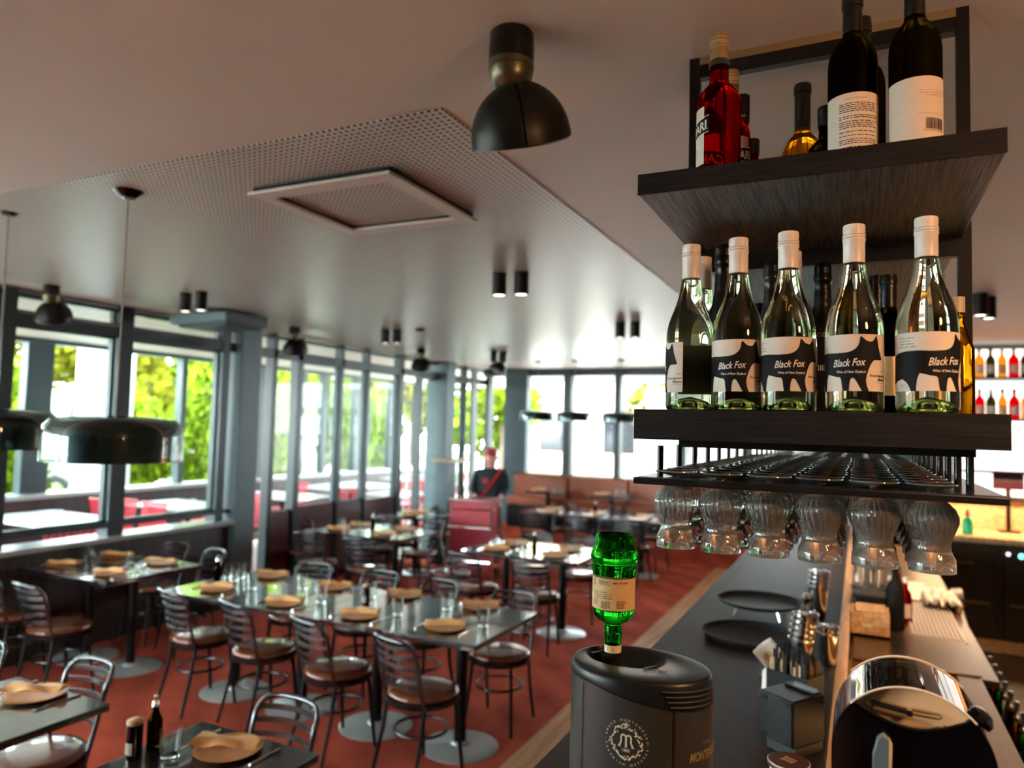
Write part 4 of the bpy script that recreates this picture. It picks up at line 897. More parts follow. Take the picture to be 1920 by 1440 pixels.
# ------------------------------------------------------------------ round-topped bar machine with clear lid (right)
MB().box(-0.045, 0.52, -0.6, 1.60, SZ - 0.03, SZ).build('near_worktop', 'steel', st, bevel=0.003)
dr = thing('bar_machine', 'round-topped black bar machine with clear curved lid at the lower right', 'bar machine')
DX, DZ, DR, DY0, DY1 = 0.063, H - 0.443, 0.100, 1.148, 1.285
def arcpts(r, a0, a1, n): return [(DX + r * cos(RD(a0 + (a1 - a0) * k / n)), DZ + r * sin(RD(a0 + (a1 - a0) * k / n))) for k in range(n + 1)]
def extr(poly, y0, y1):
    n = len(poly); v = [(x, y0, z) for x, z in poly] + [(x, y1, z) for x, z in poly]
    return MB().add(v, [tuple(range(n)), tuple(reversed(range(n, 2 * n)))] + [(i, i + n, (i + 1) % n + n, (i + 1) % n) for i in range(n)])
ch = [(DX - 0.0705 + 0.141 * k / 16, DZ + 0.070 - 0.024 * sin(pi * k / 16)) for k in range(17)]
facep = [(DX - DR, SZ)] + [(DX + DR, SZ)] + arcpts(DR, 0, 45, 10) + list(reversed(ch))[1:-1] + arcpts(DR, 135, 180, 10)
extr(facep, DY0, DY0 + 0.010).build('front_panel', 'blackgloss', dr, smooth=0)
side = [(DX - DR, SZ), (DX - DR + .004, SZ)] + list(reversed(arcpts(DR - .004, 140, 180, 8))) + arcpts(DR, 140, 180, 8)
s2 = arcpts(DR, 138, 180, 8) + [(DX - DR, SZ), (DX - DR + .005, SZ)] + list(reversed(arcpts(DR - .005, 138, 180, 8)))
extr(s2, DY0 + .01, DY1).build('side_panel', 'chrome', dr)
s3 = [(2 * DX - x, z) for x, z in s2]
extr(list(reversed(s3)), DY0 + .01, DY1).build('side_panel', 'steel', dr)
extr([(DX - DR, SZ), (DX + DR, SZ)] + arcpts(DR, 0, 180, 24), DY1, DY1 + 0.01).build('back_panel', 'steel', dr, smooth=0)
extr([(DX - 0.093, SZ + .3), (DX + 0.093, SZ + .3), (DX + 0.093, DZ + 0.02), (DX + .06, DZ + 0.046), (DX, DZ + .054), (DX - .06, DZ + 0.046), (DX - 0.093, DZ + 0.02)], DY0 + 0.03, DY1 - 0.001).build('drum', 'steel', dr)
extr(arcpts(DR + .0015, 42, 138, 28) + list(reversed(arcpts(DR - .0010, 42, 138, 28))), DY0 - 0.002, DY1 + .012).build('clear_lid', 'acrylic', dr)
extr(arcpts(DR + .0022, 42, 138, 28) + list(reversed(arcpts(DR + .0002, 42, 138, 28))), DY0 - 0.004, DY0 - 0.002).build('lid_front_edge', 'white', dr)
extr(arcpts(DR + .003, 42, 138, 28) + list(reversed(arcpts(DR - .0005, 42, 138, 28))), DY1 + 0.010, DY1 + 0.013).build('lid_back_edge', 'white', dr)
extr(ch + list(reversed([(x, z + 0.0035) for x, z in ch])), DY0 - 0.004, DY0 + 0.002).build('window_trim', 'chrome', dr)
M['innerplate'] = mat('bronze_satin_plate', (0.75, 0.55, 0.33), 0.5, 0.0, var=0.2, scale=(8, 8, 8))
mt = extr(list(reversed(arcpts(DR - .004, 40, 140, 20))) + [(x, z - .005) for x, z in reversed(ch[1:-1])], DY0 + 0.022, DY0 + .024).build('inner_plate', 'innerplate', dr, smooth=0)
ar = MB(); ar.tube([(DX - 0.052, DY0 + 0.016, DZ + 0.068), (DX - 0.002, DY0 + 0.016, DZ + 0.0625)], 0.0040, 8)
ar.build('slide_arm', 'metal', dr)
lp = [(DX - 0.002 + 0.030 * cos(0) * 0, 0, 0)]
MB().tube([(DX - 0.001, DY0 + .016, DZ + 0.066), (DX + 0.034, DY0 + .016, DZ + 0.065), (DX + .037, DY0 + .016, DZ + 0.0625), (DX + 0.034, DY0 + .016, DZ + 0.060), (DX - 0.001, DY0 + .016, DZ + 0.060)], 0.0009, 6).build('slide_loop', 'metal', dr)
for x, z in ((DX - 0.053, DZ + 0.068), (DX - 0.002, DZ + 0.0635)): MB().lathe([(0, -0.006), (0.0045, -0.006), (0.0045, 0.006), (0, 0.006)], 16, mx=Matrix.Translation((x, DY0 + 0.013, z)) @ Matrix.Rotation(RD(90), 4, 'X')).build('pin', 'chrome', dr)
ar2 = MB(); ar2.tube([(DX - 0.05, DY1 - 0.01, DZ + 0.074), (DX + 0.002, DY1 - 0.01, DZ + 0.068), (DX + 0.035, DY1 - 0.01, DZ + 0.066)], 0.003, 8); ar2.build('slide_arm', 'metal', dr)
kx, kz = DX + 0.083, DZ + 0.066
MB().lathe([(0, -0.004), (0.012, -0.004), (0.020, 0.000), (0.019, 0.007), (0.010, 0.013), (0, 0.014)], 28, mx=Matrix.Translation((kx, 1.185, kz - 0.004)) @ Matrix.Rotation(RD(48), 4, 'Y') @ Matrix.Diagonal((0.8, 1.35, 1, 1))).build('lid_handle', 'blackgloss', dr)
extr([(DX - 0.048, DZ - 0.16), (DX - 0.048, DZ + 0.005), (DX - 0.042, DZ + 0.030), (DX - 0.034, DZ + 0.036), (DX - 0.026, DZ + 0.028), (DX - 0.028, DZ - 0.02), (DX - 0.030, DZ - 0.16)], DY0 - 0.012, DY0).build('front_lever', 'framegrey', dr, bevel=0.002)
extr([(DX - 0.028, DZ - 0.02), (DX - 0.0245, DZ - 0.01), (DX - 0.0235, DZ + 0.022), (DX - 0.0275, DZ + 0.030)], DY0 - 0.012, DY0).build('lever_edge', 'kraft', dr)
lt = text_at('CARPI', 0, 0, w=0.055, h=0.03, shear=.3)
MB().add([(0.44 - y, 2.55 + x, SZ + 0.0135) for x, y in lt[0]], lt[1]).build('rim_lettering', 'white', st, smooth=0)

# ------------------------------------------------------------------ things on the bar
def tray(lb, x, y, z):
    return tag(MB().lathe([(0, 0), (0.175, 0), (0.19, 0.006), (0.2, 0.020), (0.203, 0.022), (0.2, 0.0225), (0.187, 0.010), (0.172, 0.005), (0, 0.004)], 48, c=(x, y, z)).build('serving_tray', 'rubber'), lb, 'tray', 'round black trays on the bar')
tray('round black tray lying flat on the bar, the nearer one', -0.44, 3.38, CZ)
ts = thing('tray_stand', 'low steel ring stand under the farther round tray', 'stand', (-0.45, 3.83, CZ))
MB().tube([(0.13 * cos(a), 0.13 * sin(a), 0.045) for a in [2 * pi * k / 24 for k in range(24)]], 0.005, 8, True).build('ring', 'chrome', ts)
for k in range(4): a = pi / 4 + k * pi / 2; MB().tube([(0.13 * cos(a), 0.13 * sin(a), 0.045), (0.15 * cos(a), 0.15 * sin(a), 0.0)], 0.005, 8).build('leg', 'chrome', ts)
tray('round black tray raised on a low stand, the farther one', -0.45, 3.83, CZ + 0.05)
def tins(name, lb, x, y, n, r, h, dz, lean=0.0):
    for k in range(n):
        t = tag(MB().lathe([(0, 0), (r * .66, 0), (r * .70, .004), (r * .98, h - .010), (r + .003, h - .008), (r + .003, h - .001), (r, h), (r * .95, h - .002), (r * .66, .006), (0, .006)], 28).build(name, 'chrome'), '%s from the bottom, %s' % (ORD[k], lb), 'shaker tin', 'steel shaker tins on the bar')
        t.location = (x + lean * k, y, CZ + k * dz)
tins('shaker_tin', 'steel tin in the nearer nested stack by the straws', -0.205, 3.05, 5, 0.046, 0.115, 0.024, 0.004)
tins('shaker_tin', 'steel tin in the farther nested stack before the ice buckets', -0.185, 3.90, 4, 0.048, 0.165, 0.022, 0.002)
tins('shaker_tin', 'steel tin in the small stack right of the nearer straws stack', -0.115, 3.14, 2, 0.040, 0.13, 0.022)
jg = thing('jigger', 'small steel jigger with black waist standing between the tin stacks', 'jigger', (-0.205, 3.40, CZ))
MB().lathe([(0.018, 0), (0.006, 0.045), (0.022, 0.10), (0.0205, 0.10), (0.004, 0.046), (0.0165, 0)], 24).build('cups', 'satin', jg); MB().lathe([(0.0068, 0.042), (0.008, 0.046), (0.0068, 0.05)], 20).build('collar', 'chrome', jg)
# cloche-like stopper pair by the trays
bt = thing('bottle_stopper', 'pair-knobbed chrome stopper standing behind the trays', 'stopper', (-0.235, 3.86, CZ))
MB().lathe([(0, 0), (0.03, 0), (0.028, 0.01), (0.008, 0.02), (0.008, 0.07), (0.02, 0.085), (0.024, 0.10), (0.016, 0.118), (0, 0.124)], 24).build('body', 'chrome', bt)
# straw caddy
sc_ = thing('straw_caddy', 'black caddy packed with black straws and wooden stirrers on the bar', 'caddy', (-0.20, 2.70, CZ), RD(-25))
c_ = MB(); c_.box(-.075, .075, -.055, .055, 0, .008); c_.box(-.075, -.07, -.055, .055, .008, .09); c_.box(.07, .075, -.055, .055, .008, .09); c_.box(-.07, .07, -.055, -.05, .008, .09); c_.box(-.07, .07, .05, .055, .008, .09); c_.box(-.003, .003, -.05, .05, .008, .085)
c_.build('holder', 'plasticblk', sc_)
Rs = random.Random(3)
for k in range(112):
    x = -.064 + .0095 * (k % 14) + Rs.uniform(-.002, .002); y = -.044 + .0125 * (k // 14) + Rs.uniform(-.003, .003)
    if abs(x) < 0.006: x += 0.01
    if Rs.random() < .55: MB().box(x - .0035, x + .0035, y - .001, y + .001, 0.009, 0.112 + Rs.uniform(0, .022)).build('stirrer', 'lightwood', sc_)
    else: MB().lathe([(0.0012, 0.009), (0.0032, 0.009), (0.0032, 0.125 + Rs.uniform(0, .055)), (0.0012, 0.12)], 8, c=(x, y, 0)).build('straw', 'rubber', sc_)
nk = MB()
for k in range(9): nk.box(-.088, -.078, -.05 + k * .011, -.044 + k * .011, 0, .075 + .004 * (k % 3))
nkp = thing('sugar_sachets', 'row of cream sachets stood beside the straw caddy', 'sachets', (-0.20, 2.70, CZ), RD(-25))
for k in range(9): MB().box(-.096, -.080, -.05 + k * .011, -.046 + k * .011, 0, .072 + .005 * (k % 3), Matrix.Rotation(RD(4 * (k % 3) - 4), 4, 'X')).build('sachet', 'white', nkp)
# card on a small stand
cd = thing('card_holder', 'small black clip stand holding a white card beside the straw caddy', 'card holder', (-0.300, 2.86, CZ), RD(20))
MB().lathe([(0, 0), (0.036, 0), (0.034, 0.006), (0.012, 0.02), (0.006, 0.03), (0, 0.03)], 24).build('base', 'satin', cd)
MB().tube([(-0.022, 0, 0.01), (-0.004, 0, 0.045)], 0.0025, 6).build('wire', 'chrome', cd); MB().tube([(0.022, 0, 0.01), (0.004, 0, 0.045)], 0.0025, 6).build('wire', 'chrome', cd)
cv = []; cf = []
for i in range(7):
    for j in range(7):
        u = (i / 6 - .5) * .085; v = (j / 6 - .5) * .085; cv.append((u * .75 - v * .66, 0.012 * cos(u * 40) + 0.004, 0.088 + u * .66 + v * .75))
for i in range(6):
    for j in range(6): a = i * 7 + j; cf.append((a, a + 1, a + 8, a + 7))
cdm = MB().add(cv, cf).build('card', 'white', cd); sm_ = cdm.modifiers.new('thick', 'SOLIDIFY'); sm_.thickness = 0.0008
MB().add([(x * .42 + .004, y - .003, (z - .088) * .42 + .078) for x, y, z in cv], cf).build('card_print', 'kraft', cd, merge=False)
# receipt printer
rp = thing('receipt_printer', 'small black receipt printer standing on the bar by the oak edge', 'printer', (-0.166, 2.185, CZ), RD(-33))
MB().box(-0.10, 0.0, 0.012, 0.13, 0, 0.03).build('stand', 'rubber', rp, bevel=0.003)
MB().box(-0.118, 0.0, 0.0, 0.138, 0.03, 0.158).build('casing', 'plasticblk', rp, bevel=0.004)
MB().box(-0.114, -0.004, -0.0025, 0.0, 0.034, 0.154).build('back_plate', 'metal', rp, bevel=0.001)
cl_ = MB()
for x in (-0.103, -0.022):
    for z in (0.036, 0.140): cl_.box(x, x + .018, -0.004, -0.0025, z, z + .012)
for z in (0.055, 0.10, 0.13): cl_.box(-0.008, -0.005, -0.004, -0.0025, z, z + .006); cl_.box(-0.113, -0.110, -0.004, -0.0025, z, z + .005)
cl_.build('clips', 'ink', rp)
MB().box(-0.110, -0.008, 0.10, 0.132, 0.158, 0.163).build('paper_cover', 'plasticblk', rp, bevel=0.002); MB().box(-0.10, -0.02, 0.133, 0.1345, 0.163, 0.166).build('cutter_bar', 'chrome', rp)
tag(MB().tube([(-0.21, 2.20, CZ + .004), (-0.20, 2.12, CZ + .02), (-0.155, 2.03, CZ + .006), (-0.11, 2.02, CZ + .004), (-0.10, 1.8, CZ + .004), (-0.10, 1.5, CZ + .004)], 0.0028, 8).build('cable', 'sill'), 'grey cable running from under the receipt printer along the bar', 'cable')
pw = thing('plug_adapter', 'black cable joiner lying behind the paper cup', 'plug', (-0.115, 2.06, CZ), RD(-50))
MB().box(-.03, .03, -.008, .008, 0, .014).build('body', 'rubber', pw, bevel=.003); MB().box(.030, .038, -.006, .006, .002, .012).build('tip', 'chrome', pw, bevel=.001)
# cup with brown lid
cu = thing('paper_cup', 'white paper cup with dark brown printed lid at the bottom edge', 'cup', (-0.158, 1.945, CZ))
MB().lathe([(0, 0), (0.034, 0), (0.046, 0.092), (0, 0.092)], 36).build('cup_body', 'white', cu)
M['brownlid'] = mat('dark_brown_lid', (0.055, 0.014, 0.008), 0.35, var=0.05, scale=(30, 30, 30))
ld_ = MB().lathe([(0.0475, 0.086), (0.0495, 0.088), (0.0495, 0.097), (0.0475, 0.1005), (0, 0.1005)], 48).build('cup_lid', 'brownlid', cu)
MB().tube([(0.0490 * cos(a), 0.0490 * sin(a), 0.0985) for a in [2 * pi * k / 48 for k in range(48)]], 0.0008, 6, True).build('lid_line', 'white', ld_)
tx = []
for i, s in enumerate(('WHAT', 'WOZ', 'WINE')):
    v_, f_ = text_at(s, -0.017, -0.0105 + (1 - i) * 0.0095 + 0.0055, w=0.034, h=0.0085, bold=0.03); tx.append((v_, f_))
lm_ = MB()
for v_, f_ in tx: lm_.add([(-(x * .87 + y * .45), -(y * .87 - x * .45), 0.1009) for x, y in v_], f_)
lm_.build('lid_lettering', 'kraft', ld_, smooth=0)

# ------------------------------------------------------------------ things in the station
wb_ = thing('wooden_caddy', 'light wooden box with a hand slot on the station edge', 'box', (0.0, 4.0, SZ + 0.018))
q = MB(); q.box(-.04, .13, 0, .012, 0, .11); q.box(-.04, .13, .19, .202, 0, .11); q.box(-.04, -.028, .012, .19, 0, .11); q.box(.118, .13, .012, .19, 0, .11); q.box(-.04, .13, 0, .2, 0, .012); q.build('box_body', 'lightwood', wb_)
MB().box(-.02, .115, .02, .18, .108, .125).build('box_top', 'lightwood', wb_, bevel=.002)
MB().box(0.01, .05, -.001, .0, .045, .062).build('hand_slot', 'gold', wb_, bevel=.0004)
kb = thing('utensil_bucket', 'round black bucket full of steel bar utensils', 'bucket', (0.055, 4.60, SZ))
MB().lathe([(0, 0), (0.085, 0), (0.10, 0.15), (0.097, 0.15), (0.083, 0.005), (0, 0.005)], 32).build('bucket_body', 'rubber', kb); MB().lathe([(0.10, 0.14), (0.106, 0.145), (0.10, 0.155)], 32).build('rim', 'plasticblk', kb)
for k in range(9): a = k * .7; MB().tube([(0.03 * cos(a), 0.03 * sin(a), 0.01), (0.07 * cos(a), 0.06 * sin(a), 0.25 + .03 * (k % 3))], [0.004, 0.003 + .006 * (k % 2)], 8).build('utensil', ('chrome', 'steel', 'lightwood')[k % 3], kb)
kb2 = thing('ice_bucket', 'square black ice bucket behind the wooden box', 'bucket', (0.045, 4.36, SZ))
MB().box(-.075, .075, -.07, .07, 0, .15).build('bucket_body', 'plasticblk', kb2, bevel=.01); MB().box(-.08, .08, -.075, .075, .15, .165).build('rim', 'rubber', kb2, bevel=.004)
def stb(name, lb, x, y, r, h, m, cm, lm=None):
    t = thing(name, lb, 'bottle', (x, y, SZ))
    MB().lathe([(0, 0), (r * .96, 0), (r, .005), (r, h * .55), (r * .8, h * .66), (r * .38, h * .74), (r * .34, h * .88), (0, h * .88)], 24).build('body', m, t)
    MB().lathe([(0, h * .87), (r * .42, h * .87), (r * .42, h), (0, h)], 18).build('cap', cm, t)
    if lm: label_shell(r, -r * .9, r * .9, h * .12, h * .42).build('label', lm, t)
stb('station_bottle', 'thick black bottle standing in front of the ribbed drip mat', 0.165, 4.33, 0.045, 0.34, 'ink', 'foil')
stb('station_bottle', 'slim red sauce bottle between the black bottle and drip mat', 0.222, 4.50, 0.03, 0.24, 'red', 'white', 'labelwhite')
stb('station_bottle', 'brown sauce bottle left of the red one by the buckets', 0.20, 4.72, 0.03, 0.26, 'amber', 'khaki', 'kraft')
stb('station_bottle', 'yellow bottle beside the black ice bucket', 0.150, 4.62, 0.028, 0.22, 'amber', 'gold', 'gold')
stb('station_bottle', 'clear water bottle beyond the black ice bucket', -0.0, 4.85, 0.035, 0.28, 'wineglass', 'cap')
stb('station_bottle', 'clear water bottle beyond the utensil bucket', 0.09, 4.95, 0.035, 0.30, 'wineglass', 'cap')
for k in range(5):
    o = MB().box(-.10, .10, -.07, .07, 0, .0015).build('paper_sheet', 'white', bevel=.0003); o.location = (0.38 - .02 * k, 5.2 + .10 * k, SZ + .002 + .002 * k); o.rotation_euler = (0, 0, .3 * k)
    tag(o, '%s white paper sheet beyond the drip mat, counting from the near end' % ORD[k], 'paper', 'paper sheets in the station')
clo = thing('bar_cloth', 'white cloth bunched on the station beyond the drip mat', 'cloth', (0.43, 5.05, SZ))
cv = []; cf = []
for i in range(15):
    for j in range(11): cv.append(((i / 14 - .5) * .18, (j / 10 - .5) * .35, 0.02 + .05 * abs(sin(i * .9 + j * .5)) * cos((i / 14 - .5) * 2.2) + .03 * sin(j * 1.1)))
for i in range(14):
    for j in range(10): a = i * 11 + j; cf.append((a, a + 1, a + 12, a + 11))
mo = MB().add([(x, y, max(z, .003)) for x, y, z in cv], cf).build('fabric', 'white', clo, smooth=80); mo.modifiers.new('t', 'SOLIDIFY').thickness = .003
rl = thing('tape_roll', 'grey paper roll hanging on the end of the station', 'roll', (0.56, 5.45, SZ - 0.02))
MB().lathe([(0.022, -.03), (0.06, -.03), (0.06, .03), (0.022, .03), (0.022, -.03)], 28, mx=Matrix.Rotation(RD(80), 4, 'Y')).build('paper', 'driptray', rl); MB().tube([(-.06, 0, 0), (.04, 0, 0)], .006, 8).build('peg', 'metal', rl)
wb3 = thing('wooden_paddle', 'short light wooden board leaning on the station edge by the paper roll', 'board', (0.505, 5.0, SZ), 0)
MB().box(-.012, .012, -.14, .14, 0.0, .05, Matrix.Rotation(RD(12), 4, 'Y')).build('blade', 'lightwood', wb3, bevel=.004); MB().box(-.008, .008, .14, .22, 0.012, .036).build('handle', 'lightwood', wb3, bevel=.003)
hs = tag(MB().tube([(0.56, 5.35, SZ - .05), (0.60, 5.1, .72), (0.61, 4.7, .55), (0.60, 4.4, .2)], .012, 10).build('drain_hose', 'driptray'), 'grey hose hanging down at the end of the station', 'hose')

# ------------------------------------------------------------------ dining chairs
def make_chair(lb):
    t = thing('dining_chair', lb, 'chair', (0, 0, 0), 0, 'black ladder-back cafe chairs')
    MB().lathe([(0, .445), (.185, .445), (.200, .452), (.203, .462), (.195, .474), (.16, .481), (.08, .484), (0, .485)], 36).build('seat', 'vinyl', t, smooth=60)
    MB().lathe([(.17, .415), (.204, .415), (.206, .425), (.204, .446), (.17, .446), (.17, .415)], 36).build('seat_frame', 'satin', t)
    hp = [(-.158, -.13, .42)]
    hp += [(-.162, -.165, .55), (-.164, -.195, .68), (-.163, -.21, .735)]
    for k in range(5): a = pi - pi / 2 * (k / 4); hp.append((-.117 + .046 * cos(a), -.215 - .012 * k, .74 + .052 * sin(a)))
    hp += [(-.07, -.277, .796), (0, -.283, .797)]
    hp += [(-x, y, z) for x, y, z in reversed(hp[:-1])]
    MB().tube(hp, .0115, 8).build('back_hoop', 'chairmetal', t, smooth=60)
    for z in (.545, .598, .651, .704, .752):
        f = (z - .42) / .32; yb = -.13 - .085 * f; mb = MB(); n = 12; v = []; fc = []
        for k in range(n + 1):
            x = -.160 + .32 * k / n; y = yb - .058 * (1 - (x / .16) ** 2)
            v += [(x, y - .004, z - .011), (x, y + .004, z - .011), (x, y + .004, z + .011), (x, y - .004, z + .011)]
        for k in range(n):
            for j in range(4): a = 4 * k + j; b = 4 * k + (j + 1) % 4; fc.append((a, b, b + 4, a + 4))
        fc += [(3, 2, 1, 0), (4 * n, 4 * n + 1, 4 * n + 2, 4 * n + 3)]
        mb.add(v, fc).build('back_slat', 'chairmetal', t)
    for sx in (-1, 1):
        MB().tube([(sx * .135, .125, .425), (sx * .15, .145, .2), (sx * .165, .17, 0)], [.013, .012, .010], 8).build('leg', 'metal', t)
        MB().tube([(sx * .156, -.125, .43), (sx * .158, -.15, .25), (sx * .170, -.21, 0)], [.013, .012, .010], 8).build('leg', 'metal', t)
    MB().tube([(.150 * cos(a), .150 * sin(a) - .005, .255) for a in [2 * pi * k / 28 for k in range(28)]], .0095, 8, True).build('stretcher_ring', 'chairmetal', t, smooth=60)
    return t
ch0 = None
def chair(x, y, rz, lb, z=0.0):
    global ch0
    if ch0 is None: ch0 = make_chair(lb); ch0.location = (x, y, z); ch0.rotation_euler = (0, 0, rz); return ch0
    return dup(ch0, (x, y, z), rz, lb)

def table(lb, x0, x1, y0, y1, top=.75, z=0.0, grp=None, base=True):
    t = thing('dining_table', lb, 'table', ((x0 + x1) / 2, (y0 + y1) / 2, z), 0, grp)
    a, b = (x1 - x0) / 2, (y1 - y0) / 2
    MB().box(-a, a, -b, b, top - .032, top).build('tabletop', 'tabletop', t, bevel=.003)
    MB().tube([(0, 0, .02), (0, 0, top - .05)], .036, 14).build('pedestal', 'metal', t)
    MB().lathe([(0, top - .045), (.12, top - .045), (.12, top - .033), (0, top - .033)], 20).build('mount_plate', 'metal', t)
    if base: MB().lathe([(0, 0), (.235, 0), (.235, .006), (.21, .014), (.06, .022), (.05, .04), (0, .04)], 40).build('base_disc', 'basedisc', t, smooth=50)
    return t

proto = {}
def put(kind, make, loc, rz, lb, grp):
    if kind not in proto:
        t = make(lb); proto[kind] = t; t.location = loc; t.rotation_euler = (0, 0, rz); t['group'] = grp; return t
    return dup(proto[kind], loc, rz, lb, grp)
def mk_plate(lb): return tag(MB().lathe([(0, 0), (.07, 0), (.085, .004), (.118, .011), (.121, .014), (.116, .0145), (.084, .008), (0, .006)], 36).build('side_plate', 'plate'), lb, 'plate')
def mk_napkin(lb):
    v = []; f = []; nx_, ny_ = 12, 8
    for lay in range(2):
        for i in range(nx_ + 1):
            for j in range(ny_ + 1):
                u = (i / nx_ - .5); w = (j / ny_ - .5)
                zz = .017 + .012 * lay + .010 * cos(u * 3) * (1 if lay else .4) + .006 * sin(u * 9 + w * 4) * lay + (.014 * max(0, u - .25) * 4 if lay else 0)
                v.append((u * .235 + .012 * w * lay, w * (.095 + .016 * u * (1 if lay else -1)) + .008 * lay, zz - (0.010 * abs(w) * 2 if lay else 0)))
    m = (nx_ + 1) * (ny_ + 1)
    for lay in range(2):
        for i in range(nx_):
            for j in range(ny_): a = lay * m + i * (ny_ + 1) + j; q = (a, a + ny_ + 1, a + ny_ + 2, a + 1); f.append(q if lay else tuple(reversed(q)))
    rim = [i * (ny_ + 1) for i in range(nx_ + 1)] + [nx_ * (ny_ + 1) + j for j in range(1, ny_ + 1)] + [i * (ny_ + 1) + ny_ for i in range(nx_ - 1, -1, -1)] + [j for j in range(ny_ - 1, 0, -1)]
    for k in range(len(rim)): a = rim[k]; b = rim[(k + 1) % len(rim)]; f.append((a, b, b + m, a + m))
    return tag(MB().add(v, f).build('napkin', 'napkin', smooth=60), lb, 'napkin')
def mk_fork(lb):
    mb = MB(); mb.tube([(0, -.095, .003), (0, -.05, .005), (0, .02, .007), (0, .05, .005)], [.006, .004, .0025, .005], 8)
    for x in (-.009, -.003, .003, .009): mb.tube([(x * .6, .048, .005), (x, .062, .003), (x, .10, .006)], [.0022, .0018, .0010], 6)
    return tag(mb.build('fork', 'silver'), lb, 'fork')
def mk_knife(lb):
    mb = MB(); mb.tube([(0, -.105, .005), (0, -.06, .006), (0, -.01, .005)], [.006, .0065, .0045], 8)
    mb.box(-.007, .008, -.01, .10, .0015, .0035)
    return tag(mb.build('knife', 'silver', bevel=.001), lb, 'knife')
def mk_tumbler(lb): return tag(MB().lathe([(0, 0), (.027, 0), (.029, .003), (.031, .02), (.0325, .035), (.0365, .085), (.0372, .105), (.0355, .105), (.0345, .085), (.030, .035), (.027, .015), (0, .013)], 24, fr=lambda a, z: 1 + (.025 * cos(9 * a) if .001 < z < .04 else 0)).build('tumbler', 'tumbler', smooth=60), lb, 'glass')
def mk_pepper(lb):
    t = thing('pepper_mill', lb, 'mill')
    MB().lathe([(0, 0), (.026, 0), (.027, .005), (.027, .115), (.024, .118), (0, .118)], 24).build('body', 'blackgloss', t)
    c = MB().lathe([(0, .118), (.026, .119), (.028, .124), (.027, .132), (.012, .136), (0, .137)], 24).build('wood_top', 'lightwood', t); c['label'] = 'light wooden top'
    label_shell(.027, -.02, .02, .02, .06).build('label', 'inkgrey', t)
    return t
def mk_cruet(lb):
    t = thing('oil_bottle', lb, 'bottle')
    MB().lathe([(0, 0), (.024, 0), (.026, .005), (.026, .10), (.016, .125), (.012, .135), (.012, .15), (0, .15)], 20).build('body', 'darkbottle', t)
    MB().lathe([(0, .15), (.014, .15), (.012, .165), (.006, .172), (.009, .185), (.005, .19), (0, .19)], 16).build('pourer', 'chrome', t)
    return t
def setting(x, y, z, side, where, glass=True, cut=True):
    """side: +1 the guest sits at -y of the plate, -1 at +y"""
    rz = 0 if side > 0 else pi
    j = random.uniform(-.15, .15)
    put('plate', mk_plate, (x, y, z), rz, 'round tan plate ' + where, 'side plates on the tables')
    put('napkin', mk_napkin, (x, y, z + .012), rz + .45 + j, 'folded orange-tan napkin ' + where, 'folded napkins on the tables')
    if cut:
        put('fork', mk_fork, (x - .155 * side, y, z), rz + j * .3, 'steel fork ' + where, 'forks on the tables')
        put('knife', mk_knife, (x + .155 * side, y, z), rz - j * .3, 'steel knife ' + where, 'knives on the tables')
    if glass: put('tumbler', mk_tumbler, (x + .17 * side, y + .15 * side, z), 0, 'clear water tumbler ' + where, 'water tumblers on the tables')

# long row of four tables in mid room
XS = [-4.36, -3.74, -3.12, -2.50, -1.88]
for k in range(4): table('%s of the four dark tables pushed into one long row, from the left' % ORD[k], XS[k] + .002, XS[k + 1] - .002, 3.53, 4.36, grp='tables of the long row')
for k, (x, y, r) in enumerate([(-4.08, 3.66, -.24), (-3.50, 3.65, -.26), (-2.84, 3.58, -.28), (-2.21, 3.54, -.28)]):
    chair(x, y, r, 'black ladder-back chair on near side of the long table row, %s from the left' % ORD[k])
for k, (x, y, r) in enumerate([(-3.92, 4.40, pi + .1), (-3.33, 4.44, pi), (-2.80, 4.42, pi - .1), (-2.14, 4.36, pi + .05)]):
    chair(x, y, r, 'black ladder-back chair on far side of the long table row, %s from the left' % ORD[k])
for k, (x, y) in enumerate([(-4.05, 3.75), (-3.38, 3.69), (-2.78, 3.70), (-2.20, 3.75)]): setting(x, y, .75, 1, 'on near side of the long table row, %s from the left' % ORD[k])
for k, (x, y) in enumerate([(-4.05, 4.27), (-3.41, 4.23), (-2.85, 4.28), (-2.25, 4.28)]): setting(x, y, .75, -1, 'on far side of the long table row, %s from the left' % ORD[k])
put('oil', mk_cruet, (-4.27, 3.94, .75), 0, 'dark oil bottle with steel pourer at left end of the long table row', 'oil bottles on the tables')
put('pepper', mk_pepper, (-2.93, 3.95, .75), 0, 'black pepper mill in the middle of the long table row', 'pepper mills on the tables')
for k, (x, y) in enumerate([(-4.30, 4.07), (-4.18, 4.02)]): put('tumbler', mk_tumbler, (x, y, .75), 0, 'clear tumbler beside the oil bottle, %s from the left' % ORD[k], 'water tumblers on the tables')

# window table, left
table('dark table by the low window wall, left of the long row, left half', -5.90, -5.37, 3.48, 4.32, grp='window table pair')
table('dark table by the low window wall, left of the long row, right half', -5.366, -4.86, 3.48, 4.32, grp='window table pair')
chair(-5.07, 3.30, -.05, 'ladder-back chair at near right side of the window table'); chair(-5.66, 3.32, .05, 'ladder-back chair at near left side of the window table')
chair(-5.13, 4.42, pi - .25, 'ladder-back chair at far right side of the window table'); chair(-5.62, 4.46, pi, 'ladder-back chair at far left side of the window table')
setting(-5.10, 3.69, .75, 1, 'at near right seat of the window table'); setting(-5.66, 3.69, .75, 1, 'at near left seat of the window table')
setting(-5.14, 4.16, .75, -1, 'at far right seat of the window table'); setting(-5.66, 4.16, .75, -1, 'at far left seat of the window table')
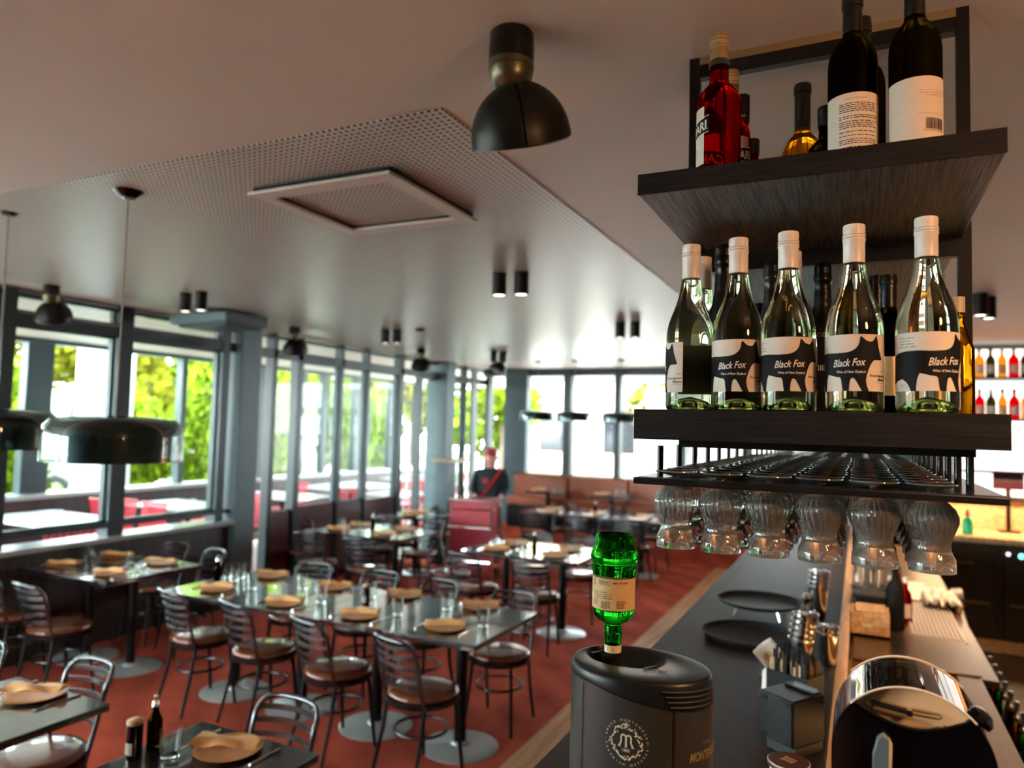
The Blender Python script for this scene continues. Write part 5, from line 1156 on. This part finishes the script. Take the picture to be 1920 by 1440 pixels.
# front left tables
table('dark table at the left edge of the picture, nearest the windows', -3.46, -2.82, 1.26, 2.07)
chair(-3.24, 2.03, pi - .08, 'ladder-back chair behind the table at the left edge'); chair(-3.9, 1.95, pi + .3, 'ladder-back chair mostly cut off by the left edge')
setting(-3.16, 1.97, .75, -1, 'on the table at the left edge', glass=False)
table('dark table at the bottom edge, right of the left-edge table', -2.35, -1.76, 1.32, 2.13)
chair(-2.12, 2.12, pi - .05, 'ladder-back chair behind the table at the bottom edge')
setting(-2.06, 1.99, .75, -1, 'on the table at the bottom edge', glass=False)
put('tumbler', mk_tumbler, (-2.19, 1.85, .75), 0, 'clear ribbed tumbler on the table at the bottom edge', 'water tumblers on the tables')
put('pepper', mk_pepper, (-2.30, 1.79, .75), 0, 'black pepper mill with light wooden top on the bottom edge table', 'pepper mills on the tables')
put('oil', mk_cruet, (-2.305, 1.875, .75), 0, 'dark oil bottle with steel pourer behind the nearest pepper mill', 'oil bottles on the tables')
# tables farther back
def group4(nm, x0, x1, y0, y1, n, z=0.0, top=.75, chairs=True, oil=True):
    w = (x1 - x0) / n
    for k in range(n):
        table('dark table %s, %s from the left' % (nm, ORD[k]), x0 + k * w + .002, x0 + (k + 1) * w - .002, y0, y1, top, z, grp='tables ' + nm)
        xc = x0 + (k + .5) * w
        for s, yy, yc in ((1, y0 + .2, y0 - .12), (-1, y1 - .2, y1 + .14)):
            wh = '%s, %s side, %s from the left' % (nm, 'near' if s > 0 else 'far', ORD[k])
            setting(xc, yy, z + top, s, 'at tables ' + wh, cut=(y0 < 8))
            if chairs and (z == 0 or s > 0): chair(xc + random.uniform(-.05, .05), yc, (0 if s > 0 else pi) + random.uniform(-.25, .25), 'ladder-back chair, tables ' + wh, z if s < 0 else 0)
    if oil: put('oil', mk_cruet, ((x0 + x1) / 2, (y0 + y1) / 2, z + top), 0, 'dark oil bottle in the middle of the tables ' + nm, 'oil bottles on the tables')
group4('before the glass doors', -5.50, -4.25, 6.25, 7.05, 2)
chair(-5.72, 6.55, -pi / 2 - .4, 'ladder-back chair at left end of the tables before the glass doors')
group4('left of the green bottle', -3.45, -2.25, 6.10, 6.92, 2)
chair(-3.72, 6.40, -pi / 2 + .05, 'ladder-back chair seen from the side at left end of the mid room tables')
group4('before the banquette', -4.30, -2.30, 9.25, 9.95, 3)
group4('by the terrace doorway', -5.6, -4.9, 7.8, 8.4, 1, oil=False)
for k, (x, w) in enumerate([(-4.45, .62), (-3.4, .62)]):
    table('small dark table against the banquette, %s from the left' % ORD[k], x - w / 2, x + w / 2, 10.42, 10.86, .93, 0.0, grp='small tables along the banquette')
    setting(x - .12, 10.56, .93, 1, 'on banquette table, %s' % ORD[k], cut=False)
    for q_ in range(3): put('tumbler', mk_tumbler, (x + .08 + .07 * q_, 10.60 + .07 * (q_ % 2), .93), 0, 'clear tumbler on the small banquette table, %s, %s' % (ORD[k], ORD[q_]), 'water tumblers on the tables')
# banquette
bq = thing('banquette', 'long rust leather banquette with black base under the far windows', 'banquette', (0, 0, .30))
xs = [-5.25, -4.25, -3.25, -2.25, -1.25]
for k in range(4):
    MB().box(xs[k] + .006, xs[k + 1] - .006, 10.78, 11.02, .36, .50).build('seat_cushion', 'leather', bq, bevel=.03)
    MB().box(xs[k] + .006, xs[k + 1] - .006, 11.02, 11.14, .45, .86).build('back_cushion', 'leather', bq, bevel=.035)
MB().box(-5.25, -1.25, 10.80, 11.14, .0, .36).build('base', 'plasticblk', bq, bevel=.004)
MB().box(-5.28, -1.22, 11.13, 11.17, .0, .87).build('back_board', 'darkpanel', bq, bevel=.004)

# ------------------------------------------------------------------ person and red trolley
def skinned(name, m, joints, edges, parent, lev=2):
    me = bpy.data.meshes.new(name); me.from_pydata([j[0] for j in joints], edges, []); o = bpy.data.objects.new(name, me); COL.objects.link(o)
    sm = o.modifiers.new('s', 'SKIN'); sm.use_smooth_shade = True
    for i, j in enumerate(joints):
        r = j[1]; me.skin_vertices[0].data[i].radius = r if isinstance(r, tuple) else (r, r)
    me.skin_vertices[0].data[0].use_root = True
    sb = o.modifiers.new('u', 'SUBSURF'); sb.levels = lev; sb.render_levels = lev
    dg = bpy.context.evaluated_depsgraph_get(); nm = bpy.data.meshes.new_from_object(o.evaluated_get(dg)); bpy.data.objects.remove(o)
    nm.materials.clear(); nm.materials.append(M[m]); o2 = bpy.data.objects.new(name, nm); COL.objects.link(o2); o2.parent = parent; return o2
ps = thing('person', 'person in a red cap and dark jacket standing behind the red trolley', 'person', (-4.48, 8.72, 0), RD(200)); ps.scale = (.95, .95, .95)
# local: facing +y. one continuous skin body under the clothes
J = [((0, 0, .95), (.13, .10)), ((0, .01, 1.12), (.125, .095)), ((0, .02, 1.30), (.15, .10)), ((0, .01, 1.42), (.09, .07)), ((0, .02, 1.47), (.062, .062)), ((0, .04, 1.53), (.084, .098)), ((0, .04, 1.60), (.098, .118)), ((0, .03, 1.66), (.080, .092)),
     ((-.185, 0, 1.40), .050), ((-.235, .03, 1.16), .040), ((-.17, .23, 1.06), .030), ((-.15, .29, 1.05), .024),
     ((.185, 0, 1.40), .050), ((.24, .03, 1.16), .040), ((.18, .23, 1.06), .030), ((.16, .29, 1.05), .024),
     ((-.09, 0, .88), .080), ((-.11, .01, .50), .058), ((-.12, -.02, .10), .036), ((-.13, .10, .04), (.04, .03)),
     ((.09, 0, .88), .080), ((.11, .02, .50), .058), ((.12, -.01, .10), .036), ((.13, .11, .04), (.04, .03))]
Ed = [(0, 1), (1, 2), (2, 3), (3, 4), (4, 5), (5, 6), (6, 7), (2, 8), (8, 9), (9, 10), (10, 11), (2, 12), (12, 13), (13, 14), (14, 15), (0, 16), (16, 17), (17, 18), (18, 19), (0, 20), (20, 21), (21, 22), (22, 23)]
skinned('body', 'skin', J, Ed, ps)
Jk = [((0, 0, .93), (.155, .115)), ((0, .01, 1.12), (.15, .115)), ((0, .02, 1.30), (.175, .12)), ((0, .015, 1.43), (.10, .08)), ((0, .015, 1.465), (.066, .062)),
      ((-.20, 0, 1.40), .068), ((-.240, .03, 1.16), .062), ((-.18, .21, 1.07), .042), ((.20, 0, 1.40), .068), ((.245, .03, 1.16), .062), ((.19, .21, 1.07), .042)]
Jk[0] = (Jk[0][0], (.21, .13)); Jk[1] = (Jk[1][0], (.21, .135))
skinned('jacket', 'jacket', Jk, [(0, 1), (1, 2), (2, 3), (3, 4), (2, 5), (5, 6), (6, 7), (2, 8), (8, 9), (9, 10)], ps)
Jt = [((0, 0, .96), (.145, .105)), ((-.09, 0, .86), .095), ((-.11, .01, .50), .074), ((-.12, -.02, .09), .058), ((.09, 0, .86), .095), ((.11, .02, .50), .074), ((.12, -.01, .09), .058)]
skinned('trousers', 'trouser', Jt, [(0, 1), (1, 2), (2, 3), (0, 4), (4, 5), (5, 6)], ps)
for s in (-1, 1): MB().lathe([(0, 0), (.05, 0), (.052, .03), (.045, .07), (0, .08)], 16, mx=Matrix.Translation((s * .125, .04, 0)) @ Matrix.Diagonal((.9, 2.3, 1, 1))).build('shoe', 'ink', ps)
for s in (-1, 1):
    hx = s * .155
    for k, (dx, ln) in enumerate([(-.022, .055), (-.008, .065), (.006, .062), (.02, .05)]):
        MB().tube([(hx + dx, .29, 1.05), (hx + dx, .32, 1.052), (hx + dx, .335, 1.035), (hx + dx, .330, 1.05 - ln * .55)], [.009, .008, .0075, .006], 6).build('finger', 'skin', ps)
    MB().tube([(hx - s * .022, .285, 1.05), (hx - s * .04, .305, 1.045), (hx - s * .042, .325, 1.035)], [.010, .009, .007], 6).build('thumb', 'skin', ps)
MB().lathe([(.092, 1.615), (.097, 1.64), (.094, 1.68), (.074, 1.715), (.035, 1.735), (0, 1.738)], 28, mx=Matrix.Translation((0, .04, 0)) @ Matrix.Diagonal((.95, 1.08, 1, 1))).build('cap', 'redchair', ps)
MB().prism([(.075 * cos(a), .09 + .11 * sin(a)) for a in [pi * k / 10 for k in range(11)]], 1.622, 1.628).build('cap_peak', 'redchair', ps)
MB().lathe([(.084, 1.55), (.090, 1.58), (.092, 1.62)], 20, mx=Matrix.Translation((0, .03, 0)), a0=RD(170), a1=RD(370)).build('hair', 'hair', ps)
for s in (-1, 1):
    MB().lathe([(0, -.012), (.010, 0), (0, .012)], 10, c=(s * .030, .118, 1.595)).build('eye', 'ink', ps)
    MB().lathe([(0, -.025), (.012, -.01), (.014, .012), (0, .028)], 10, c=(s * .080, .03, 1.585)).build('ear', 'skin', ps)
MB().tube([(0, .118, 1.605), (0, .142, 1.565), (0, .128, 1.555)], [.008, .014, .008], 8).build('nose', 'skin', ps)
MB().tube([(-.025, .112, 1.53), (0, .124, 1.527), (.025, .112, 1.53)], [.004, .006, .004], 6).build('mouth', 'leather', ps)
MB().tube([(-.16, .10, 1.44), (-.02, .155, 1.22), (.16, .13, 1.0)], [.02, .02, .02], 8).build('shoulder_strap', 'reddish', ps)
MB().box(.02, .10, .135, .15, 1.24, 1.31).build('jacket_patch', 'redchair', ps, bevel=.005)

tl = thing('red_trolley', 'steel-framed trolley stacked with bright red boxes in the far aisle', 'trolley', (-4.36, 8.05, 0), RD(12))
fx = MB()
for x in (-.28, .28):
    for y in (-.20, .20): MB().tube([(x, y, .10), (x, y, 1.03)], .013, 8).build('upright', 'chrome', tl)
for z in (.28, .69, 1.02):
    MB().tube([(-.28, -.2, z), (.28, -.2, z), (.28, .2, z), (-.28, .2, z)], .010, 8, True).build('rail', 'chrome', tl)
for k, (z, h) in enumerate(((.30, .38), (.70, .20), (.91, .10))):
    b = MB().box(-.26, .26, -.18, .18, z, z + h).build('red_box', 'redchair', tl, bevel=.01)
MB().box(-.22, .0, -.17, .15, .04 + .09, .27).build('red_box', 'redchair', tl, bevel=.01)
for x in (-.26, .26):
    for y in (-.18, .18): MB().lathe([(0, -.015), (.05, -.015), (.05, .015), (0, .015)], 18, mx=Matrix.Translation((x, y, .05)) @ Matrix.Rotation(RD(90), 4, 'Y')).build('wheel', 'rubber', tl)
sb_ = thing('service_stand', 'narrow service stand with wooden top beside the person', 'stand', (-5.25, 8.9, 0))
MB().box(-.16, .22, -.2, .2, 1.42, 1.46).build('top', 'lightwood', sb_, bevel=.004); MB().box(-.14, .06, -.12, .12, .05, 1.42).build('carcass', 'framegrey', sb_, bevel=.005); MB().box(-.16, .12, -.15, .15, 0, .05).build('plinth', 'ink', sb_)
# ------------------------------------------------------------------ terrace
def make_tchair(lb):
    t = thing('terrace_chair', lb, 'chair', (0, 0, 0), 0, 'red slatted terrace chairs')
    for k in range(6): MB().box(-.21, .21, -.19 + k * .068, -.135 + k * .068, .445, .46).build('seat_slat', 'redchair', t, bevel=.003)
    for k in range(7):
        x = -.20 + k * .062; MB().box(x - .02, x + .02, -.012, .0, 0, .40, Matrix.Translation((0, -.20, .47)) @ Matrix.Rotation(RD(10), 4, 'X')).build('back_slat', 'redchair', t, bevel=.003)
    MB().box(-.23, .23, -.018, .006, .40, .43, Matrix.Translation((0, -.20, .47)) @ Matrix.Rotation(RD(10), 4, 'X')).build('top_rail', 'redchair', t, bevel=.005)
    for sx in (-1, 1):
        MB().tube([(sx * .2, .19, .45), (sx * .22, .22, 0)], .018, 8).build('leg', 'redchair', t); MB().tube([(sx * .2, -.18, .47), (sx * .22, -.26, 0)], .018, 8).build('leg', 'redchair', t)
        MB().tube([(sx * .205, -.19, .44), (sx * .205, .2, .44)], .015, 8).build('side_rail', 'redchair', t)
    return t
TZ0 = -0.02
def tchair(x, y, rz, lb): return put('tchair', make_tchair, (x, y, TZ0), rz, lb, 'red slatted terrace chairs')
def ttable(x, y, a, b, lb):
    t = thing('terrace_table', lb, 'table', (x, y, TZ0), 0, 'pale terrace tables')
    MB().box(-a, a, -b, b, .74, .77).build('tabletop', 'paletop', t, bevel=.004); MB().tube([(0, 0, .02), (0, 0, .74)], .035, 12).build('pedestal', 'metal', t)
    MB().box(-.25, .25, -.03, .03, 0, .03).build('foot_bar', 'metal', t, bevel=.005); MB().box(-.03, .03, -.25, .25, 0, .029).build('foot_bar', 'metal', t, bevel=.005)
tt = [(-8.35, 5.3, .75, .45), (-8.3, 7.1, .75, .42), (-8.3, 8.9, .75, .42), (-8.6, 11.0, .6, .8), (-7.1, 10.4, .45, .4), (-8.9, 13.6, .5, .7), (-7.3, 13.0, .5, .7)]
for k, (x, y, a, b) in enumerate(tt):
    ttable(x, y, a, b, 'pale topped terrace table outside the glass, %s from the near end' % ORD[k])
    tumb = put('tumbler', mk_tumbler, (x + .1, y, TZ0 + .77), 0, 'tumbler on the %s terrace table from the near end' % ORD[k], 'water tumblers on the tables')
tcs = [(-6.95, 4.45, pi / 2 - .2), (-8.0, 6.05, pi), (-8.6, 6.10, pi + .1), (-7.6, 6.35, -.2), (-8.8, 6.45, 0), (-7.9, 7.72, pi - .2), (-8.7, 7.72, pi), (-8.0, 8.32, .1), (-8.9, 9.65, pi), (-7.55, 9.75, .6),
       (-7.75, 10.9, pi / 2), (-7.75, 11.5, pi / 2 + .3), (-9.35, 10.7, -pi / 2), (-9.35, 11.4, -pi / 2), (-7.1, 11.15, pi), (-8.1, 13.3, pi / 2), (-8.1, 13.9, pi / 2), (-7.3, 12.0, .1), (-8.0, 12.3, pi + .4)]
for k, (x, y, r) in enumerate(tcs): tchair(x, y, r, 'red slatted terrace chair, %d%s from the near end of the terrace' % (k + 1, {1: 'st', 2: 'nd', 3: 'rd'}.get(k + 1, 'th')))

# ------------------------------------------------------------------ outdoors
gr = MB().box(-90, 60, -60, 120, -0.5, -0.16).build('ground', 'ground'); struct(gr)
gs = tag(MB().box(-34, -10.6, -20, 45, -0.16, -0.10).build('lawn', 'grass'), 'strip of bright lawn beyond the terrace wall', 'lawn', kind='stuff')
struct(MB().box(-20.0, -15.5, -30, 60, -0.10, -0.08).build('road', 'ground'))
def leaf_mesh(n, rx, rz, seed, leaf=.15):
    R = random.Random(seed); v = []; f = []
    cl = [(R.gauss(0, .42), R.gauss(0, .42), R.gauss(0, .38), R.uniform(.25, .5)) for _ in range(16)]
    for i in range(n):
        cx_, cy_, cz_, cr = cl[R.randrange(16)]
        d = Vector((R.gauss(0, 1), R.gauss(0, 1), R.gauss(0, 1))).normalized() * (cr * R.uniform(.6, 1))
        p = Vector(((cx_ + d.x) * rx, (cy_ + d.y) * rx, (cz_ + d.z) * rz))
        a = Vector((R.gauss(0, 1), R.gauss(0, 1), R.gauss(0, .6))).normalized() * leaf * R.uniform(.6, 1.3); b = a.orthogonal().normalized() * leaf * .38
        k = len(v); v += [p, p + a * .5 + b, p + a, p + a * .5 - b]; f.append((k, k + 1, k + 2, k + 3))
    me = bpy.data.meshes.new('foliage'); me.from_pydata([tuple(q) for q in v], [], f); return me
lm1 = [leaf_mesh(6500, 1.0, 1.0, 3), leaf_mesh(6500, 1.0, 1.1, 9)]
for i, m_ in enumerate(lm1): m_.materials.append(M['leafy'])
lm3 = leaf_mesh(3000, 1.0, 1.0, 5); lm3.materials.append(M['leafyel'])
bushes = [(-12.6, 7.1, .85, 1.5), (-12.7, 9.5, .95, 1.45), (-12.5, 11.3, .8, 2.0), (-12.6, 13.6, .95, 2.2), (-12.6, 15.6, .95, 2.3), (-13.0, 17.6, .95, 1.7), (-12.4, 4.6, .85, 1.2), (-13.5, 1.5, 1.2, 1.5)]
for k, (x, y, s, z) in enumerate(bushes):
    t = thing('bush', 'bright green bush beyond the terrace windows, %s from the near end' % ORD[k], 'bush', (x, y, -.10), 0, 'bushes beyond the terrace')
    o = bpy.data.objects.new('foliage', lm1[k % 2]); COL.objects.link(o); o.parent = t; o.location = (0, 0, z * .95); o.scale = (s * .85, s * .85, z * .95); o.rotation_euler = (0, 0, k)
    MB().tube([(0, 0, 0), (.05, .02, z * .8)], [.05, .03], 8).build('stem', 'bark', t)
for k, (x, y, h, s) in enumerate([(-22, 15, 5.5, 2.6), (-26, 24, 6, 3), (-20, 30, 5, 2.8), (-17, 44, 6, 3.5), (-27, 2, 6, 3.0), (-12, 24, 4.0, 1.8), (-5, 26, 4.2, 2.2)]):
    t = thing('tree', 'yellow-green street tree beyond the road, %s from the near end' % ORD[k], 'tree', (x, y, -.10), 0, 'street trees beyond the road')
    o = bpy.data.objects.new('foliage', lm3 if k % 2 == 0 else lm1[0]); COL.objects.link(o); o.parent = t; o.location = (0, 0, h * .72); o.scale = (s, s, s * .9)
    MB().tube([(0, 0, 0), (.1, .05, h * .35), (0, 0, h * .75)], [.16, .12, .06], 8).build('trunk', 'bark', t)
def bld(lb, x, y, w, d, h, m, rz=0):
    t = thing('building', lb, 'building', (x, y, -.12), rz)
    MB().box(-w / 2, w / 2, -d / 2, d / 2, 0, h).build('walls', m, t); MB().box(-w / 2 - .3, w / 2 + .3, -d / 2 - .3, d / 2 + .3, h, h + .3).build('roof', 'sill', t)
    for sx in (-1, 1):
        for k in range(int(d // 3)): MB().box(sx * w / 2 - .04, sx * w / 2 + .04, -d / 2 + 1 + k * 3, -d / 2 + 2.4 + k * 3, 1.0, 2.4).build('window', 'dkglass', t)
    for k in range(int(w // 3)): MB().box(-w / 2 + 1 + k * 3, -w / 2 + 2.4 + k * 3, -d / 2 - .04, -d / 2 + .04, 1.0, 2.4).build('window', 'dkglass', t)
bld('long pale building across the road', -40, 18, 12, 30, 4.2, 'bwall'); bld('pinkish brick building beyond the far windows', -9.5, 34, 9, 8, 6.5, 'brick'); bld('low pale building beyond the far windows, right of the brick one', 2, 36, 12, 8, 4.0, 'bwall')
pl = thing('gate_pillar', 'square pale rendered pillar standing just outside the terrace windows', 'pillar', (-11.4, 7.95, -.10), .1)
MB().box(-.32, .32, -.30, .30, 0, 3.6).build('shaft', 'bwall', pl, bevel=.02); MB().box(-.38, .38, -.36, .36, 3.6, 3.72).build('cap', 'sill', pl, bevel=.01); MB().box(-.36, .36, -.34, .34, 0, .25).build('base', 'sill', pl, bevel=.01)
cr_ = thing('parked_car', 'silver parked car seen below the nearest pendant lamp', 'car', (-16.6, 8.6, -.08), RD(95))
bd_ = [(-2.1, .35), (-2.15, .7), (-1.9, .85), (-1.3, .95), (-.7, 1.38), (.7, 1.42), (1.4, .98), (2.05, .88), (2.15, .6), (2.1, .35), (1.75, .35), (1.68, .55), (1.35, .68), (1.02, .55), (.95, .35), (-.95, .35), (-1.02, .55), (-1.35, .68), (-1.68, .55), (-1.75, .35)]
MB().add([(x, -.85, z) for x, z in bd_] + [(x, .85, z) for x, z in bd_], [tuple(range(20)), tuple(reversed(range(20, 40)))] + [(i, i + 20, (i + 1) % 20 + 20, (i + 1) % 20) for i in range(20)]).build('body', 'carpaint', cr_, bevel=.03)
for s in (-1, 1): MB().add([(x, s * .86, z) for x, z in ((-1.15, .97), (-.66, 1.32), (.66, 1.36), (1.2, .99))] , [(0, 1, 2, 3)]).build('side_window', 'dkglass', cr_, smooth=0)
for x in (-1.35, 1.35):
    for y in (-.78, .78):
        w = MB().lathe([(0, -.1), (.31, -.1), (.33, -.05), (.33, .05), (.31, .1), (0, .1)], 24, mx=Matrix.Translation((x, y, .33)) @ Matrix.Rotation(RD(90), 4, 'X')).build('wheel', 'rubber', cr_)
        MB().lathe([(0, -.11), (.19, -.11), (.2, .11), (0, .11)], 16, mx=Matrix.Translation((x, y, .33)) @ Matrix.Rotation(RD(90), 4, 'X')).build('hubcap', 'chrome', w)
# slatted white screen outside the far windows
sc2 = thing('slatted_screen', 'tall white slatted screen outside the far windows', 'screen', (-4.2, 15.5, -.15))
for k in range(26): MB().box(k * .19, k * .19 + .14, 0, .03, 0, 3.0).build('slat', 'bwall', sc2)
for z in (.3, 2.8): MB().box(-.05, 5.0, .03, .07, z, z + .08).build('rail', 'frame', sc2)
for k, (x, y) in enumerate([(-4.5, 12.6), (-3.2, 12.8), (-1.9, 12.7)]):
    ttable(x, y, .6, .4, 'pale terrace table beyond the far windows, %s from the left' % ORD[k])
    for s in (-1, 1): tchair(x + .25 * s, y + s * .62, 0 if s < 0 else pi, 'red slatted chair at the table beyond the far windows, %s table, %s side' % (ORD[k], 'near' if s < 0 else 'far'))
struct(MB().box(-7, 3, 11.5, 20, -.15, -.03).build('floor', 'ground'))

MIN = None
print('objects', len(bpy.data.objects))
